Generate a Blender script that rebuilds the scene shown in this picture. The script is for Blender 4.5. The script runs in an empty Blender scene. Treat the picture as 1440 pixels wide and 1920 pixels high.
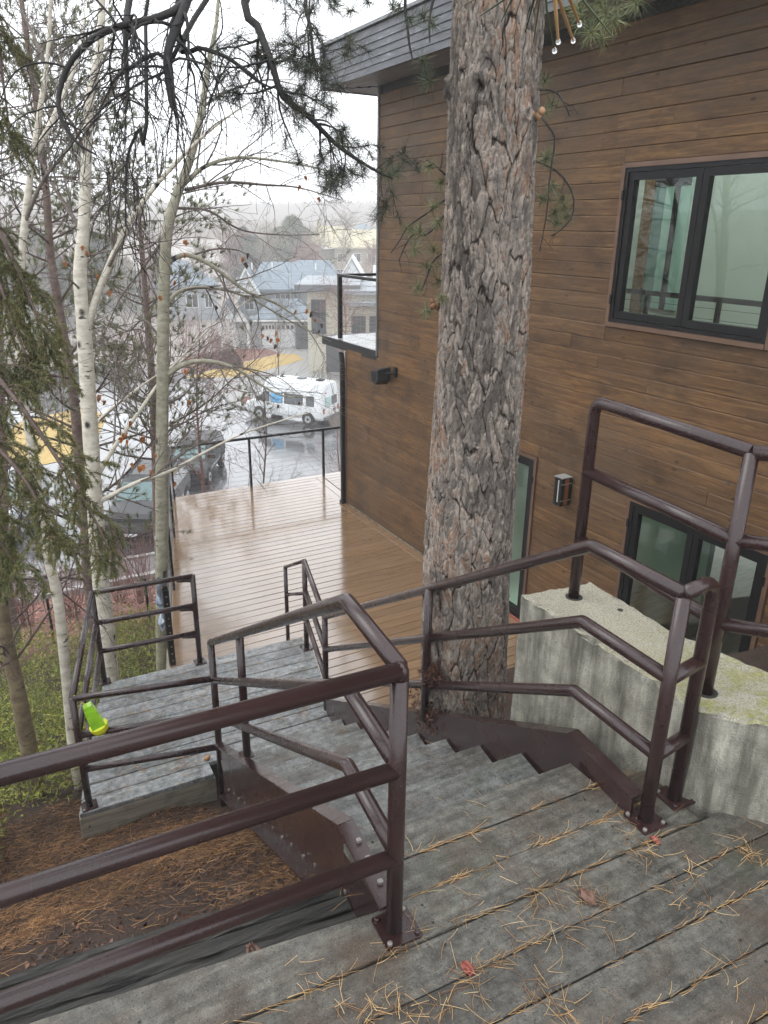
import bpy, math, random
import numpy as np
from math import sin, cos, pi, radians, atan, atan2, hypot, sqrt
S = bpy.context.scene
RNG = np.random.default_rng(7)
random.seed(7)

# ------------------------------------------------------------------ camera
# world axes: Y runs away along the wooden house wall, X to the right, Z up, deck surface at z = 0
FPX, CX, CY = 1397., 720., 960.
CAM = np.array([0., 0., 4.39])
_va = atan2(850, hypot(FPX, 533)); _pi = atan(533/1397.); _ro = atan(.0126)
_fh = np.array([sin(_va), cos(_va), 0.]); _rh = np.array([cos(_va), -sin(_va), 0.]); _up = np.array([0, 0, 1.])
FW = _fh*cos(_pi) - _up*sin(_pi); _U = _fh*sin(_pi) + _up*cos(_pi)
RT = _rh*cos(_ro) + _U*sin(_ro); UP = _U*cos(_ro) - _rh*sin(_ro)
def ray(x, y): return FW + RT*(x-CX)/FPX - UP*(y-CY)/FPX
def atz(x, y, z):
    d = ray(x, y); return CAM + d*((z-CAM[2])/d[2])
def atx(x, y, X):
    d = ray(x, y); return CAM + d*((X-CAM[0])/d[0])
def atd(x, y, depth): return CAM + ray(x, y)*depth      # survey point at a given distance
def aty(x, y, Y):
    d = ray(x, y); return CAM + d*((Y-CAM[1])/d[1])
cam = bpy.data.objects.new('camera', bpy.data.cameras.new('camera')); S.collection.objects.link(cam)
from mathutils import Matrix, Vector
m = Matrix.Identity(4)
for i in range(3):
    m[i][0] = RT[i]; m[i][1] = UP[i]; m[i][2] = -FW[i]; m[i][3] = CAM[i]
cam.matrix_world = m
cam.data.sensor_fit = 'HORIZONTAL'; cam.data.sensor_width = 36.; cam.data.lens = 36.*FPX/1440.
cam.data.clip_start = .05; cam.data.clip_end = 3000
S.camera = cam
S.render.resolution_x = 768; S.render.resolution_y = 1024
S.render.engine = 'CYCLES'

# ------------------------------------------------------------------ world: overcast, foggy daylight
SUN_EL, SUN_ROT = radians(50), radians(-60)
w = bpy.data.worlds.new('World'); S.world = w; w.use_nodes = True
nt = w.node_tree; nt.nodes.clear()
out = nt.nodes.new('ShaderNodeOutputWorld'); bg = nt.nodes.new('ShaderNodeBackground')
sky = nt.nodes.new('ShaderNodeTexSky'); sky.sky_type = 'NISHITA'; sky.sun_disc = False
sky.sun_elevation = SUN_EL; sky.sun_rotation = SUN_ROT; sky.air_density = 1.; sky.dust_density = 3.
mx = nt.nodes.new('ShaderNodeMixRGB'); mx.inputs[0].default_value = .93
mx.inputs[2].default_value = (17.4, 18.0, 18.7, 1)     # the cloud layer
nt.links.new(sky.outputs[0], mx.inputs[1]); nt.links.new(mx.outputs[0], bg.inputs[0])
bg.inputs[1].default_value = .1
nt.links.new(bg.outputs[0], out.inputs[0])
sl = bpy.data.lights.new('sun', 'SUN'); sl.energy = .9; sl.angle = radians(40); sl.color = (1, .97, .93)
so = bpy.data.objects.new('sun', sl); S.collection.objects.link(so)
so.rotation_euler = (radians(90)-SUN_EL, 0, pi - SUN_ROT)
S.view_settings.view_transform = 'Standard'; S.view_settings.look = 'None'
S.view_settings.exposure = .38; S.view_settings.gamma = 1; S.view_settings.use_curve_mapping = False
S.cycles.max_bounces = 8; S.cycles.diffuse_bounces = 3; S.cycles.glossy_bounces = 4; S.cycles.transmission_bounces = 6
S.cycles.transparent_max_bounces = 16; S.cycles.volume_bounces = 2

# ------------------------------------------------------------------ object helpers
COL = S.collection
class Thing:
    def __init__(s, name, label, cat, loc=(0, 0, 0), group=None):
        s.loc = np.array(loc, float)
        o = bpy.data.objects.new(name, None); COL.objects.link(o); o.location = tuple(s.loc); o.empty_display_size = .1
        o['label'] = label; o['category'] = cat
        if group: o['group'] = group
        s.o = o
def tomesh(name, V, F, smooth=False):
    me = bpy.data.meshes.new(name)
    if isinstance(F, np.ndarray):
        V = np.asarray(V, dtype=np.float32); n, k = F.shape
        me.vertices.add(len(V)); me.vertices.foreach_set('co', V.ravel())
        me.loops.add(n*k); me.loops.foreach_set('vertex_index', F.astype(np.int32).ravel())
        me.polygons.add(n); me.polygons.foreach_set('loop_start', np.arange(0, n*k, k, dtype=np.int32))
        me.polygons.foreach_set('loop_total', np.full(n, k, dtype=np.int32))
        if smooth: me.polygons.foreach_set('use_smooth', np.ones(n, dtype=bool))
        me.update(calc_edges=True)
    else:
        me.from_pydata([tuple(map(float, v)) for v in V], [], [tuple(f) for f in F])
        if smooth:
            for p in me.polygons: p.use_smooth = True
        me.update()
    return me
def part(t, name, VF, mat, parent=None, label=None, kind=None, smooth=False):
    V, F = VF
    V = np.asarray(V, float) - t.loc
    me = tomesh(name, V, F, smooth); me.materials.append(mat)
    o = bpy.data.objects.new(name, me); COL.objects.link(o); o.parent = parent if parent else t.o
    if label: o['label'] = label
    if kind: o['kind'] = kind
    return o
def single(name, VF, mat, label=None, cat=None, kind=None, group=None, smooth=False):
    me = tomesh(name, VF[0], VF[1], smooth); me.materials.append(mat)
    o = bpy.data.objects.new(name, me); COL.objects.link(o)
    if label: o['label'] = label
    if cat: o['category'] = cat
    if kind: o['kind'] = kind
    if group: o['group'] = group
    return o
class S0:                                   # a structure object that carries pieces
    def __init__(s, o): s.o = o; s.loc = np.zeros(3)
def join(*L):
    V = []; F = []; n = 0
    arr = all(isinstance(f, np.ndarray) for _, f in L) and len({f.shape[1] for _, f in L}) == 1
    for v, f in L:
        v = np.asarray(v, float); V.append(v)
        if arr: F.append(f+n)
        else: F += [tuple(int(i)+n for i in q) for q in f]
        n += len(v)
    return np.concatenate(V), (np.concatenate(F) if arr else F)
CUBEF = [(0, 3, 2, 1), (4, 5, 6, 7), (0, 1, 5, 4), (1, 2, 6, 5), (2, 3, 7, 6), (3, 0, 4, 7)]
def box(x0, y0, z0, x1, y1, z1):
    return ([(x0, y0, z0), (x1, y0, z0), (x1, y1, z0), (x0, y1, z0), (x0, y0, z1), (x1, y0, z1), (x1, y1, z1), (x0, y1, z1)], CUBEF)
def prism(poly, z0, z1):                    # poly: plan outline
    n = len(poly); V = [(p[0], p[1], z0) for p in poly]+[(p[0], p[1], z1) for p in poly]
    F = [tuple(range(n-1, -1, -1)), tuple(range(n, 2*n))]+[(i, (i+1) % n, (i+1) % n+n, i+n) for i in range(n)]
    return V, F
def extr(poly3, vec):                       # planar polygon in space swept along vec
    n = len(poly3); P = np.asarray(poly3, float); V = np.concatenate([P, P+np.asarray(vec, float)])
    F = [tuple(range(n-1, -1, -1)), tuple(range(n, 2*n))]+[(i, (i+1) % n, (i+1) % n+n, i+n) for i in range(n)]
    return V, F
def beam(a, b, wv, hv, ch=.0):              # bar from a to b, half extents given as vectors wv, hv, chamfer ch 0..1
    a, b, wv, hv = [np.asarray(q, float) for q in (a, b, wv, hv)]
    if ch <= 0: c = [(-1, -1), (1, -1), (1, 1), (-1, 1)]
    else:
        lw = ch/np.linalg.norm(wv); lh = ch/np.linalg.norm(hv)
        c = [(-1+lw, -1), (1-lw, -1), (1, -1+lh), (1, 1-lh), (1-lw, 1), (-1+lw, 1), (-1, 1-lh), (-1, -1+lh)]
    P = [a+wv*u+hv*v for u, v in c]
    return extr(P, b-a)
def tubes(P, R, k=5, cap=False):            # P (B,n,3), R (B,n): many tubes at once
    P = np.asarray(P, float); R = np.asarray(R, float)
    B, n, _ = P.shape
    T = np.gradient(P, axis=1); T /= np.linalg.norm(T, axis=2, keepdims=True)+1e-9
    ref = np.where(np.abs(T[:, :1, 2:3]) < .8, np.array([[[.05, .03, 1.]]]), np.array([[[1., .07, .05]]]))
    A = np.cross(T, np.broadcast_to(ref, T.shape)); A /= np.linalg.norm(A, axis=2, keepdims=True)+1e-9
    Bv = np.cross(T, A)
    th = np.arange(k)*2*pi/k
    V = P[:, :, None, :] + R[:, :, None, None]*(A[:, :, None, :]*np.cos(th)[None, None, :, None]+Bv[:, :, None, :]*np.sin(th)[None, None, :, None])
    V = V.reshape(-1, 3)
    b = np.arange(B)[:, None, None]*n*k; i = np.arange(n-1)[None, :, None]*k; j = np.arange(k)[None, None, :]; j2 = (j+1) % k
    F = np.stack(np.broadcast_arrays(b+i+j, b+i+j2, b+i+k+j2, b+i+k+j), -1).reshape(-1, 4)
    if cap:
        V = np.concatenate([V, P[:, 0], P[:, -1]]); base = B*n*k
        f = []
        for q in range(B):
            for a in range(k):
                a2 = (a+1) % k
                f.append((q*n*k+a2, q*n*k+a, base+q, base+q)); e = q*n*k+(n-1)*k
                f.append((e+a, e+a2, base+B+q, base+B+q))
        F = np.concatenate([F, np.array(f)])
        return V, [tuple(dict.fromkeys(map(int, x))) for x in F]
    return V, F
def tube(pts, r, k=16, cap=True):
    pts = np.asarray(pts, float); rr = np.full(len(pts), r) if np.isscalar(r) else np.asarray(r, float)
    return tubes(pts[None], rr[None], k, cap)
def mitre(pts, r, k=18, bend=.0):           # pipe through corner points, corners slightly rounded
    pts = [np.asarray(p, float) for p in pts]; o = [pts[0]]
    for a, b, c in zip(pts[:-2], pts[1:-1], pts[2:]):
        d1 = (a-b)/np.linalg.norm(a-b); d2 = (c-b)/np.linalg.norm(c-b)
        if bend > 0:
            for t in np.linspace(0, 1, 7): o.append((b+d1*bend)*(1-t)**2+2*b*t*(1-t)+(b+d2*bend)*t**2)
        else:
            e = r*.5; o += [b+d1*e, b+(d1+d2)*e*.12, b+d2*e]
    o.append(pts[-1]); return tube(o, r, k)
def spline(pts, n):                          # catmull-rom through survey points
    p = np.asarray(pts, float); p = np.vstack([2*p[0]-p[1], p, 2*p[-1]-p[-2]])
    out = []; m_ = len(p)-3
    for s in np.linspace(0, m_-1e-6, n):
        i = int(s); t = s-i; a, b, c, d = p[i:i+4]
        out.append(.5*((2*b)+(-a+c)*t+(2*a-5*b+4*c-d)*t*t+(-a+3*b-3*c+d)*t**3))
    return np.array(out)
def lathe(prof, c, k=20):                    # prof: (r, z) list about a vertical axis at c
    V = []; F = []
    for r, z in prof:
        for j in range(k): V.append((c[0]+r*cos(2*pi*j/k), c[1]+r*sin(2*pi*j/k), c[2]+z))
    for i in range(len(prof)-1):
        for j in range(k): F.append((i*k+j, i*k+(j+1) % k, (i+1)*k+(j+1) % k, (i+1)*k+j))
    F.append(tuple(range(k-1, -1, -1))); F.append(tuple(range((len(prof)-1)*k, len(prof)*k)))
    return V, F
def unit(v): v = np.asarray(v, float); return v/np.linalg.norm(v)

# ------------------------------------------------------------------ material helpers
class Mat:
    def __init__(s, name, rough=.6, col=(.5, .5, .5)):
        s.m = bpy.data.materials.new(name); s.m.use_nodes = True; s.nt = s.m.node_tree
        s.b = s.nt.nodes['Principled BSDF']; s.set('Roughness', rough); s.set('Base Color', (*col, 1))
        s.pos = s.nt.nodes.new('ShaderNodeNewGeometry')
    def set(s, k, v):
        if isinstance(v, bpy.types.NodeSocket): s.nt.links.new(v, s.b.inputs[k])
        else: s.b.inputs[k].default_value = v
    def link(s, a, b): s.nt.links.new(a, b)
    def vec(s, scale=(1, 1, 1), rot=(0, 0, 0), src=None):
        n = s.nt.nodes.new('ShaderNodeMapping'); n.inputs['Scale'].default_value = scale; n.inputs['Rotation'].default_value = rot
        s.link(src or s.pos.outputs['Position'], n.inputs['Vector']); return n.outputs[0]
    def shift(s, v, amt=30.):                # different offset for every object
        oi = s.nt.nodes.new('ShaderNodeObjectInfo'); mm = s.nt.nodes.new('ShaderNodeVectorMath'); mm.operation = 'MULTIPLY_ADD'
        cb = s.nt.nodes.new('ShaderNodeCombineXYZ')
        for i in range(3): s.link(oi.outputs['Random'], cb.inputs[i])
        s.link(cb.outputs[0], mm.inputs[0]); mm.inputs[1].default_value = (amt, amt*.7, amt*1.3); s.link(v, mm.inputs[2]); return mm.outputs[0]
    def noise(s, scale=5, detail=5, rough=.55, v=None, dist=0):
        n = s.nt.nodes.new('ShaderNodeTexNoise'); n.inputs['Scale'].default_value = scale; n.inputs['Detail'].default_value = detail
        n.inputs['Roughness'].default_value = rough; n.inputs['Distortion'].default_value = dist
        s.link(v or s.pos.outputs['Position'], n.inputs['Vector']); return n.outputs['Fac']
    def voro(s, scale=5, v=None, feat='F1', out='Distance', rnd=1.):
        n = s.nt.nodes.new('ShaderNodeTexVoronoi'); n.inputs['Scale'].default_value = scale; n.feature = feat
        n.inputs['Randomness'].default_value = rnd
        s.link(v or s.pos.outputs['Position'], n.inputs['Vector']); return n.outputs[out]
    def ramp(s, fac, stops, interp='LINEAR'):
        n = s.nt.nodes.new('ShaderNodeValToRGB'); cr = n.color_ramp; cr.interpolation = interp
        while len(cr.elements) < len(stops): cr.elements.new(.5)
        for e, (p, c) in zip(cr.elements, stops):
            e.position = p; e.color = (*c, 1) if isinstance(c, tuple) else (c, c, c, 1)
        s.link(fac, n.inputs[0]); return n.outputs[0]
    def mix(s, fac, a, b, mode='MIX'):
        n = s.nt.nodes.new('ShaderNodeMixRGB'); n.blend_type = mode
        for k, v in enumerate((fac, a, b)):
            if isinstance(v, bpy.types.NodeSocket): s.link(v, n.inputs[k])
            elif k == 0: n.inputs[0].default_value = v
            else: n.inputs[k].default_value = (*v, 1) if isinstance(v, tuple) else (v, v, v, 1)
        return n.outputs[0]
    def math(s, op, a, b=0.):
        n = s.nt.nodes.new('ShaderNodeMath'); n.operation = op
        for k, v in enumerate((a, b)):
            if isinstance(v, bpy.types.NodeSocket): s.link(v, n.inputs[k])
            else: n.inputs[k].default_value = v
        return n.outputs[0]
    def rand(s):
        n = s.nt.nodes.new('ShaderNodeObjectInfo'); return n.outputs['Random']
    def island(s): return s.pos.outputs['Random Per Island']
    def bump(s, h, strength=.3, dist=.01):
        n = s.nt.nodes.new('ShaderNodeBump'); n.inputs['Strength'].default_value = strength; n.inputs['Distance'].default_value = dist
        s.link(h, n.inputs['Height']); s.link(n.outputs[0], s.b.inputs['Normal']); return n.outputs[0]
    def coat(s, wgt, rough=.1, ior=1.5):
        s.set('Coat Weight', wgt); s.set('Coat Roughness', rough); s.set('Coat IOR', ior)
def plain(name, col, rough=.5, metal=0., coat=0., spec=None):
    M_ = Mat(name, rough, col); M_.set('Metallic', metal)
    if coat: M_.coat(coat, .08)
    v = M_.noise(9, 4); M_.set('Base Color', M_.mix(1., col, M_.ramp(v, [(.3, .82), (.7, 1.12)]), 'MULTIPLY'))
    if spec is not None: M_.set('Specular IOR Level', spec)
    return M_.m

# painted brown steel, wet
k = Mat('brown_paint', .34)
n1 = k.noise(90, 6, .7); n2 = k.noise(4, 3)
k.set('Base Color', k.mix(1., k.ramp(n2, [(.3, (.023, .0105, .0105)), (.7, (.036, .0165, .016))]), k.ramp(n1, [(.35, .85), (.62, 1.05), (.80, 1.5)]), 'MULTIPLY'))
k.set('Roughness', k.ramp(n2, [(.3, .20), (.75, .34)])); k.bump(k.noise(150, 3, .6), .12, .002); k.coat(.15, .16)
M_BROWN = k.m
M_BOLT = plain('bolt_steel', (.24, .22, .20), .5, .5)
# weathered grey planks
def grey_wood(name, rotz, a=(.044, .043, .037), b=(.140, .132, .113), stain=.75, rough=(.25, .6)):
    k = Mat(name, .5)
    v = k.vec((1.2, 22, 22), (0, 0, rotz)); v = k.shift(v)
    g = k.noise(1.6, 7, .65, v, .3); sp = k.noise(170, 3, .6); big = k.noise(3.1, 5, .6); med = k.noise(22, 5, .7)
    c = k.ramp(g, [(.28, a), (.72, b)])
    c = k.mix(1., c, k.ramp(med, [(.32, .50), (.68, 1.5)]), 'MULTIPLY')
    c = k.mix(k.ramp(big, [(.47, 0.), (.66, stain)]), c, (.062, .040, .026))
    c = k.mix(k.ramp(k.noise(8, 6, .75), [(.52, 0.), (.64, .55)]), c, (.028, .022, .017))
    c = k.mix(k.ramp(k.noise(1.7, 5, .7), [(.56, 0.), (.68, .4)]), c, (.052, .066, .038))
    c = k.mix(k.ramp(sp, [(.57, 0.), (.66, .8)]), c, (.016, .013, .010))
    c = k.mix(k.ramp(k.noise(75, 4, .7), [(.60, 0.), (.68, .6)]), c, (.045, .028, .018))
    c = k.mix(k.ramp(k.noise(240, 2, .5), [(.62, 0.), (.70, .38)]), c, (.26, .25, .22))
    rn = k.math('MULTIPLY_ADD', k.rand(), .35); rn.node.inputs[2].default_value = .82
    c = k.mix(1., c, rn, 'MULTIPLY')
    k.set('Base Color', c); k.set('Roughness', k.ramp(big, [(.35, rough[0]), (.65, rough[1])]))
    h = k.mix(.5, g, k.mix(.45, sp, med)); k.set('Specular IOR Level', .35); k.bump(h, .6, .010); k.coat(.08, .22)
    return k.m
M_PLANK = grey_wood('wet_grey_plank', radians(3.4))
M_PLANK2 = grey_wood('wet_pale_grey_plank', radians(3.), (.14, .15, .155), (.32, .33, .33), .3, (.2, .45))
M_TREAD = grey_wood('tread_board', radians(3.4), (.085, .090, .086), (.235, .238, .225), .6, (.22, .5))
k = Mat('timber_fascia', .7)
g = k.noise(1.5, 7, .65, k.shift(k.vec((1.5, 1.5, 30))), .5)
k.set('Base Color', k.mix(k.ramp(k.noise(5, 5, .7), [(.5, 0.), (.7, .6)]), k.ramp(g, [(.3, (.15, .13, .10)), (.7, (.32, .29, .23))]), (.06, .05, .035))); k.bump(g, .5, .01)
M_TFASC = k.m
k = Mat('dark_timber', .6)
g = k.noise(1.6, 8, .7, k.vec((1.2, 28, 28), (0, 0, radians(3.4))), .6)
k.set('Base Color', k.mix(k.ramp(k.noise(7, 5, .7), [(.5, 0.), (.7, .4)]), k.ramp(g, [(.3, (.008, .008, .0075)), (.52, (.036, .035, .031)), (.72, (.105, .098, .085))]), (.05, .035, .02))); k.bump(g, 1., .03)
M_TIMBER = k.m
# composite deck, wet
k = Mat('wet_deck', .25)
g = k.noise(2., 6, .6, k.shift(k.vec((1., 26, 26))), .2)
c = k.ramp(g, [(.3, (.185, .112, .058)), (.7, (.285, .178, .098))])
rn = k.math('MULTIPLY_ADD', k.rand(), .22); rn.node.inputs[2].default_value = .9
c = k.mix(1., c, rn, 'MULTIPLY'); k.set('Base Color', c)
k.set('Roughness', k.ramp(k.noise(3, 5, .6), [(.4, .10), (.65, .22)])); k.bump(k.noise(14, 4, .5), .05, .01); k.coat(1., .12, 1.75); k.set('IOR', 1.6)
M_DECK = k.m
# wooden siding
k = Mat('stained_siding', .5)
v = k.shift(k.vec((8, 1.1, 14)))
g = k.noise(1.5, 7, .65, v, .8); fine = k.noise(3., 5, .7, k.shift(k.vec((20, 3, 60))))
c = k.ramp(g, [(.28, (.070, .034, .013)), (.5, (.142, .073, .030)), (.74, (.25, .138, .055))])
c = k.mix(1., c, k.ramp(fine, [(.3, .66), (.7, 1.32)]), 'MULTIPLY')
kn = k.voro(1., k.shift(k.vec((5, 3.6, 7.5))))
c = k.mix(k.ramp(kn, [(.05, .9), (.12, 0.)]), c, (.022, .011, .006))
wth = k.noise(.75, 4, .6)
c = k.mix(k.ramp(wth, [(.40, 0.), (.66, .55)]), c, (.085, .062, .044))
c = k.mix(k.ramp(k.noise(1.9, 6, .7, k.vec((1, 1, 1.6))), [(.50, 0.), (.66, .6)]), c, (.045, .026, .015))
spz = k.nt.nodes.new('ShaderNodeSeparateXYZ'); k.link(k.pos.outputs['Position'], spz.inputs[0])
upr = k.ramp(k.math('MULTIPLY', spz.outputs[2], .1), [(.30, 0.), (.60, .55)])       # boards turn darker and greyer with height
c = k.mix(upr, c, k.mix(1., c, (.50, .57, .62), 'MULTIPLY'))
rn = k.math('MULTIPLY_ADD', k.rand(), .30); rn.node.inputs[2].default_value = .78
c = k.mix(1., c, rn, 'MULTIPLY'); k.set('Base Color', c)
k.set('Specular IOR Level', .22); k.set('Roughness', k.ramp(g, [(.3, .38), (.7, .65)])); k.bump(k.mix(.5, g, fine), .35, .012)
M_SIDING = k.m
k = Mat('trim_wood', .5); g = k.noise(2, 6, .6, k.vec((20, 2, 2)), .3)
k.set('Base Color', k.ramp(g, [(.3, (.085, .045, .028)), (.7, (.135, .075, .045))])); M_TRIM = k.m
M_BLACK = plain('black_frame', (.006, .006, .0065), .4, 0., 0., .22)
M_BLACKM = plain('black_metal', (.007, .0075, .008), .38, 0., 0., .3)
M_GREYTRIM = plain('grey_trim', (.16, .17, .18), .4, .3)
M_RED = plain('red_sill', (.28, .09, .06), .5)
# glass
def glass(name, tint, refl=1.):
    k = Mat(name); nt_ = k.nt; nt_.nodes.remove(k.b)
    tr = nt_.nodes.new('ShaderNodeBsdfTransparent'); tr.inputs[0].default_value = (*tint, 1)
    gl = nt_.nodes.new('ShaderNodeBsdfGlossy'); gl.inputs['Roughness'].default_value = .015
    fr = nt_.nodes.new('ShaderNodeFresnel')
    mi = nt_.nodes.new('ShaderNodeMapRange'); mi.inputs['To Min'].default_value = 1.52; mi.inputs['To Max'].default_value = 1/1.52     # same glass from both sides
    nt_.links.new(k.pos.outputs['Backfacing'], mi.inputs['Value']); nt_.links.new(mi.outputs[0], fr.inputs[0])
    mt = nt_.nodes.new('ShaderNodeMath'); mt.operation = 'MULTIPLY'; mt.inputs[1].default_value = refl; nt_.links.new(fr.outputs[0], mt.inputs[0])
    ms = nt_.nodes.new('ShaderNodeMixShader'); nt_.links.new(mt.outputs[0], ms.inputs[0]); nt_.links.new(tr.outputs[0], ms.inputs[1]); nt_.links.new(gl.outputs[0], ms.inputs[2])
    nt_.links.new(ms.outputs[0], nt_.nodes['Material Output'].inputs[0]); return k.m
M_GLASS = glass('window_glass', (.87, .955, .90), 1.)
M_DGLASS = Mat('far_window_glass', .08, (.035, .045, .05)).m
M_ROOM = Mat('room_plaster', .9, (.70, .76, .67)).m
M_ROOMD = Mat('room_plaster_grey', .9, (.55, .62, .54)).m
k = Mat('oak_floor', .35); g = k.noise(1.5, 5, .6, k.vec((3, 18, 18)))
k.set('Base Color', k.ramp(g, [(.3, (.16, .085, .035)), (.7, (.32, .18, .075))])); M_OAK = k.m
# concrete
k = Mat('concrete', .85)
st = k.noise(3., 6, .65, k.vec((2.6, 2.6, .35))); n1 = k.noise(9, 8, .7); sp = k.noise(90, 3, .6); aggr = k.voro(170)
c = k.ramp(n1, [(.28, (.17, .162, .132)), (.5, (.36, .345, .285)), (.75, (.54, .52, .43))])
c = k.mix(k.ramp(st, [(.42, 0.), (.60, .85)]), c, (.085, .080, .062))
c = k.mix(k.ramp(sp, [(.60, 0.), (.72, .6)]), c, (.08, .075, .06))
sep = k.nt.nodes.new('ShaderNodeSeparateXYZ'); k.link(k.pos.outputs['Normal'], sep.inputs[0])
top = k.ramp(sep.outputs[2], [(.55, 0.), (.8, 1.)])
tc = k.ramp(aggr, [(.15, (.46, .43, .35)), (.5, (.35, .325, .255)), (.8, (.22, .20, .155))])
sp2 = k.nt.nodes.new('ShaderNodeSeparateXYZ'); k.link(k.pos.outputs['Position'], sp2.inputs[0])
near = k.ramp(k.math('MULTIPLY', sp2.outputs[1], .4), [(.50, 1.), (.78, .06)])
moss = k.math('MULTIPLY', k.ramp(k.noise(13, 6, .75), [(.42, 0.), (.58, 1.)]), near)
tc = k.mix(moss, tc, k.ramp(k.noise(60, 3), [(.3, (.14, .145, .035)), (.7, (.34, .33, .11))]))
c = k.mix(top, c, tc)
k.set('Base Color', c); h = k.mix(.5, n1, k.mix(.5, aggr, sp)); k.bump(h, .8, .012); M_CONC = k.m
# bark
k = Mat('pine_bark', .85)
at = k.nt.nodes.new('ShaderNodeAttribute'); at.attribute_name = 'plate'
as_ = k.nt.nodes.new('ShaderNodeSeparateColor'); k.link(at.outputs['Color'], as_.inputs[0])
pl = k.ramp(as_.outputs[0], [(0., (.11, .092, .078)), (.35, (.21, .18, .155)), (.66, (.40, .345, .295)), (.84, (.27, .170, .120)), (1., (.38, .270, .20))])
fl = k.noise(14, 7, .75, k.vec((1.4, 1.4, .55)), 1.4)
pl = k.mix(1., pl, k.ramp(fl, [(.3, .55), (.55, 1.), (.72, 1.4)]), 'MULTIPLY')
pl = k.mix(k.ramp(k.noise(7, 6, .75), [(.50, 0.), (.62, .6)]), pl, (.085, .080, .078))
pl = k.mix(k.ramp(as_.outputs[1], [(.05, 1.), (.35, 0.)]), pl, (.026, .018, .015))
k.set('Base Color', pl); k.bump(k.mix(.5, fl, k.noise(60, 5, .7, k.vec((1, 1, .4)))), .9, .02)
k.set('Specular IOR Level', .2); M_BARK = k.m
def bark(name, a, b, sc=14, dark=(.012, .01, .009), lent=0., moss=None):
    k = Mat(name, .75)
    g = k.noise(sc, 6, .65, k.vec((1, 1, 1.8)))
    c = k.ramp(g, [(.3, a), (.7, b)])
    if lent:
        l = k.noise(1., 3, .6, k.vec((9, 9, 34))); c = k.mix(k.ramp(l, [(.63, 0.), (.69, lent)]), c, dark)
        vv = k.voro(1., k.vec((5, 5, 3.4))); c = k.mix(k.ramp(vv, [(.09, 1.), (.17, 0.)]), c, dark)
    if moss:
        sz = k.nt.nodes.new('ShaderNodeSeparateXYZ'); k.link(k.pos.outputs['Position'], sz.inputs[0])
        lo = k.ramp(k.math('MULTIPLY_ADD', sz.outputs[2], .12), [(.0, 1.), (.5, 0.)]); lo.node.inputs[0].links[0].from_node.inputs[2].default_value = .3
        c = k.mix(k.math('MULTIPLY', lo, .75), c, moss)
    k.set('Base Color', c); k.bump(g, .5, .01); return k.m
M_BIRCH = bark('birch_bark', (.40, .36, .29), (.72, .68, .58), 10, lent=.9)
M_ASPEN = bark('aspen_bark', (.20, .19, .135), (.40, .38, .29), 12, lent=.85, moss=(.12, .12, .035))
M_GTWIG = bark('grey_twig', (.09, .075, .065), (.20, .165, .14), 20)
M_TWIG = bark('brown_twig', (.045, .028, .024), (.13, .085, .07), 20)
M_RTWIG = bark('red_twig', (.14, .06, .05), (.27, .14, .115), 20)
M_DTWIG = bark('dark_twig', (.004, .0035, .0035), (.018, .014, .013), 20)
M_PTRUNK = bark('pine_trunk_bark', (.07, .045, .036), (.21, .145, .12), 9)
M_MOSSBARK = bark('mossy_bark', (.10, .07, .045), (.24, .19, .11), 9, lent=.8)
def leafy(name, stops, rough=.6, sub=.0):
    k = Mat(name, rough); c = k.ramp(k.island(), stops); c = k.mix(1., c, k.ramp(k.noise(2.2, 4, .6), [(.3, .62), (.7, 1.35)]), 'MULTIPLY')
    k.set('Base Color', c)
    return k.m
M_NEEDLE = leafy('pine_needles_green', [(0., (.020, .034, .016)), (.5, (.045, .066, .028)), (.85, (.085, .105, .045)), (1., (.16, .11, .05))])
M_NEEDLEL = leafy('pine_needles_light', [(0., (.06, .08, .036)), (.5, (.125, .145, .062)), (.88, (.20, .21, .095)), (1., (.26, .18, .09))])
M_NEEDLED = leafy('pine_needles_dark', [(0., (.008, .012, .008)), (.6, (.030, .040, .022)), (.92, (.07, .078, .04)), (1., (.12, .07, .04))])
M_SPRUCE = leafy('spruce_needles', [(0., (.035, .050, .018)), (.45, (.090, .105, .034)), (.8, (.165, .150, .045)), (1., (.20, .13, .05))])
M_JUN = leafy('juniper_foliage', [(0., (.035, .055, .014)), (.4, (.16, .20, .032)), (.8, (.34, .36, .055)), (1., (.38, .30, .07))])
M_STRAW = leafy('fallen_needles', [(0., (.13, .055, .02)), (.35, (.30, .165, .065)), (.8, (.52, .33, .14)), (1., (.66, .48, .24))], .5)
M_LITTER = leafy('needle_litter', [(0., (.06, .028, .014)), (.4, (.16, .075, .030)), (.75, (.30, .15, .055)), (1., (.46, .26, .10))], .6)
M_CHIP = leafy('bark_chips', [(0., (.02, .012, .009)), (.5, (.07, .03, .018)), (1., (.17, .07, .04))], .6)
M_LEAF = leafy('dead_leaf', [(0., (.22, .075, .02)), (.6, (.34, .13, .035)), (1., (.45, .20, .06))], .5)
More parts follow.
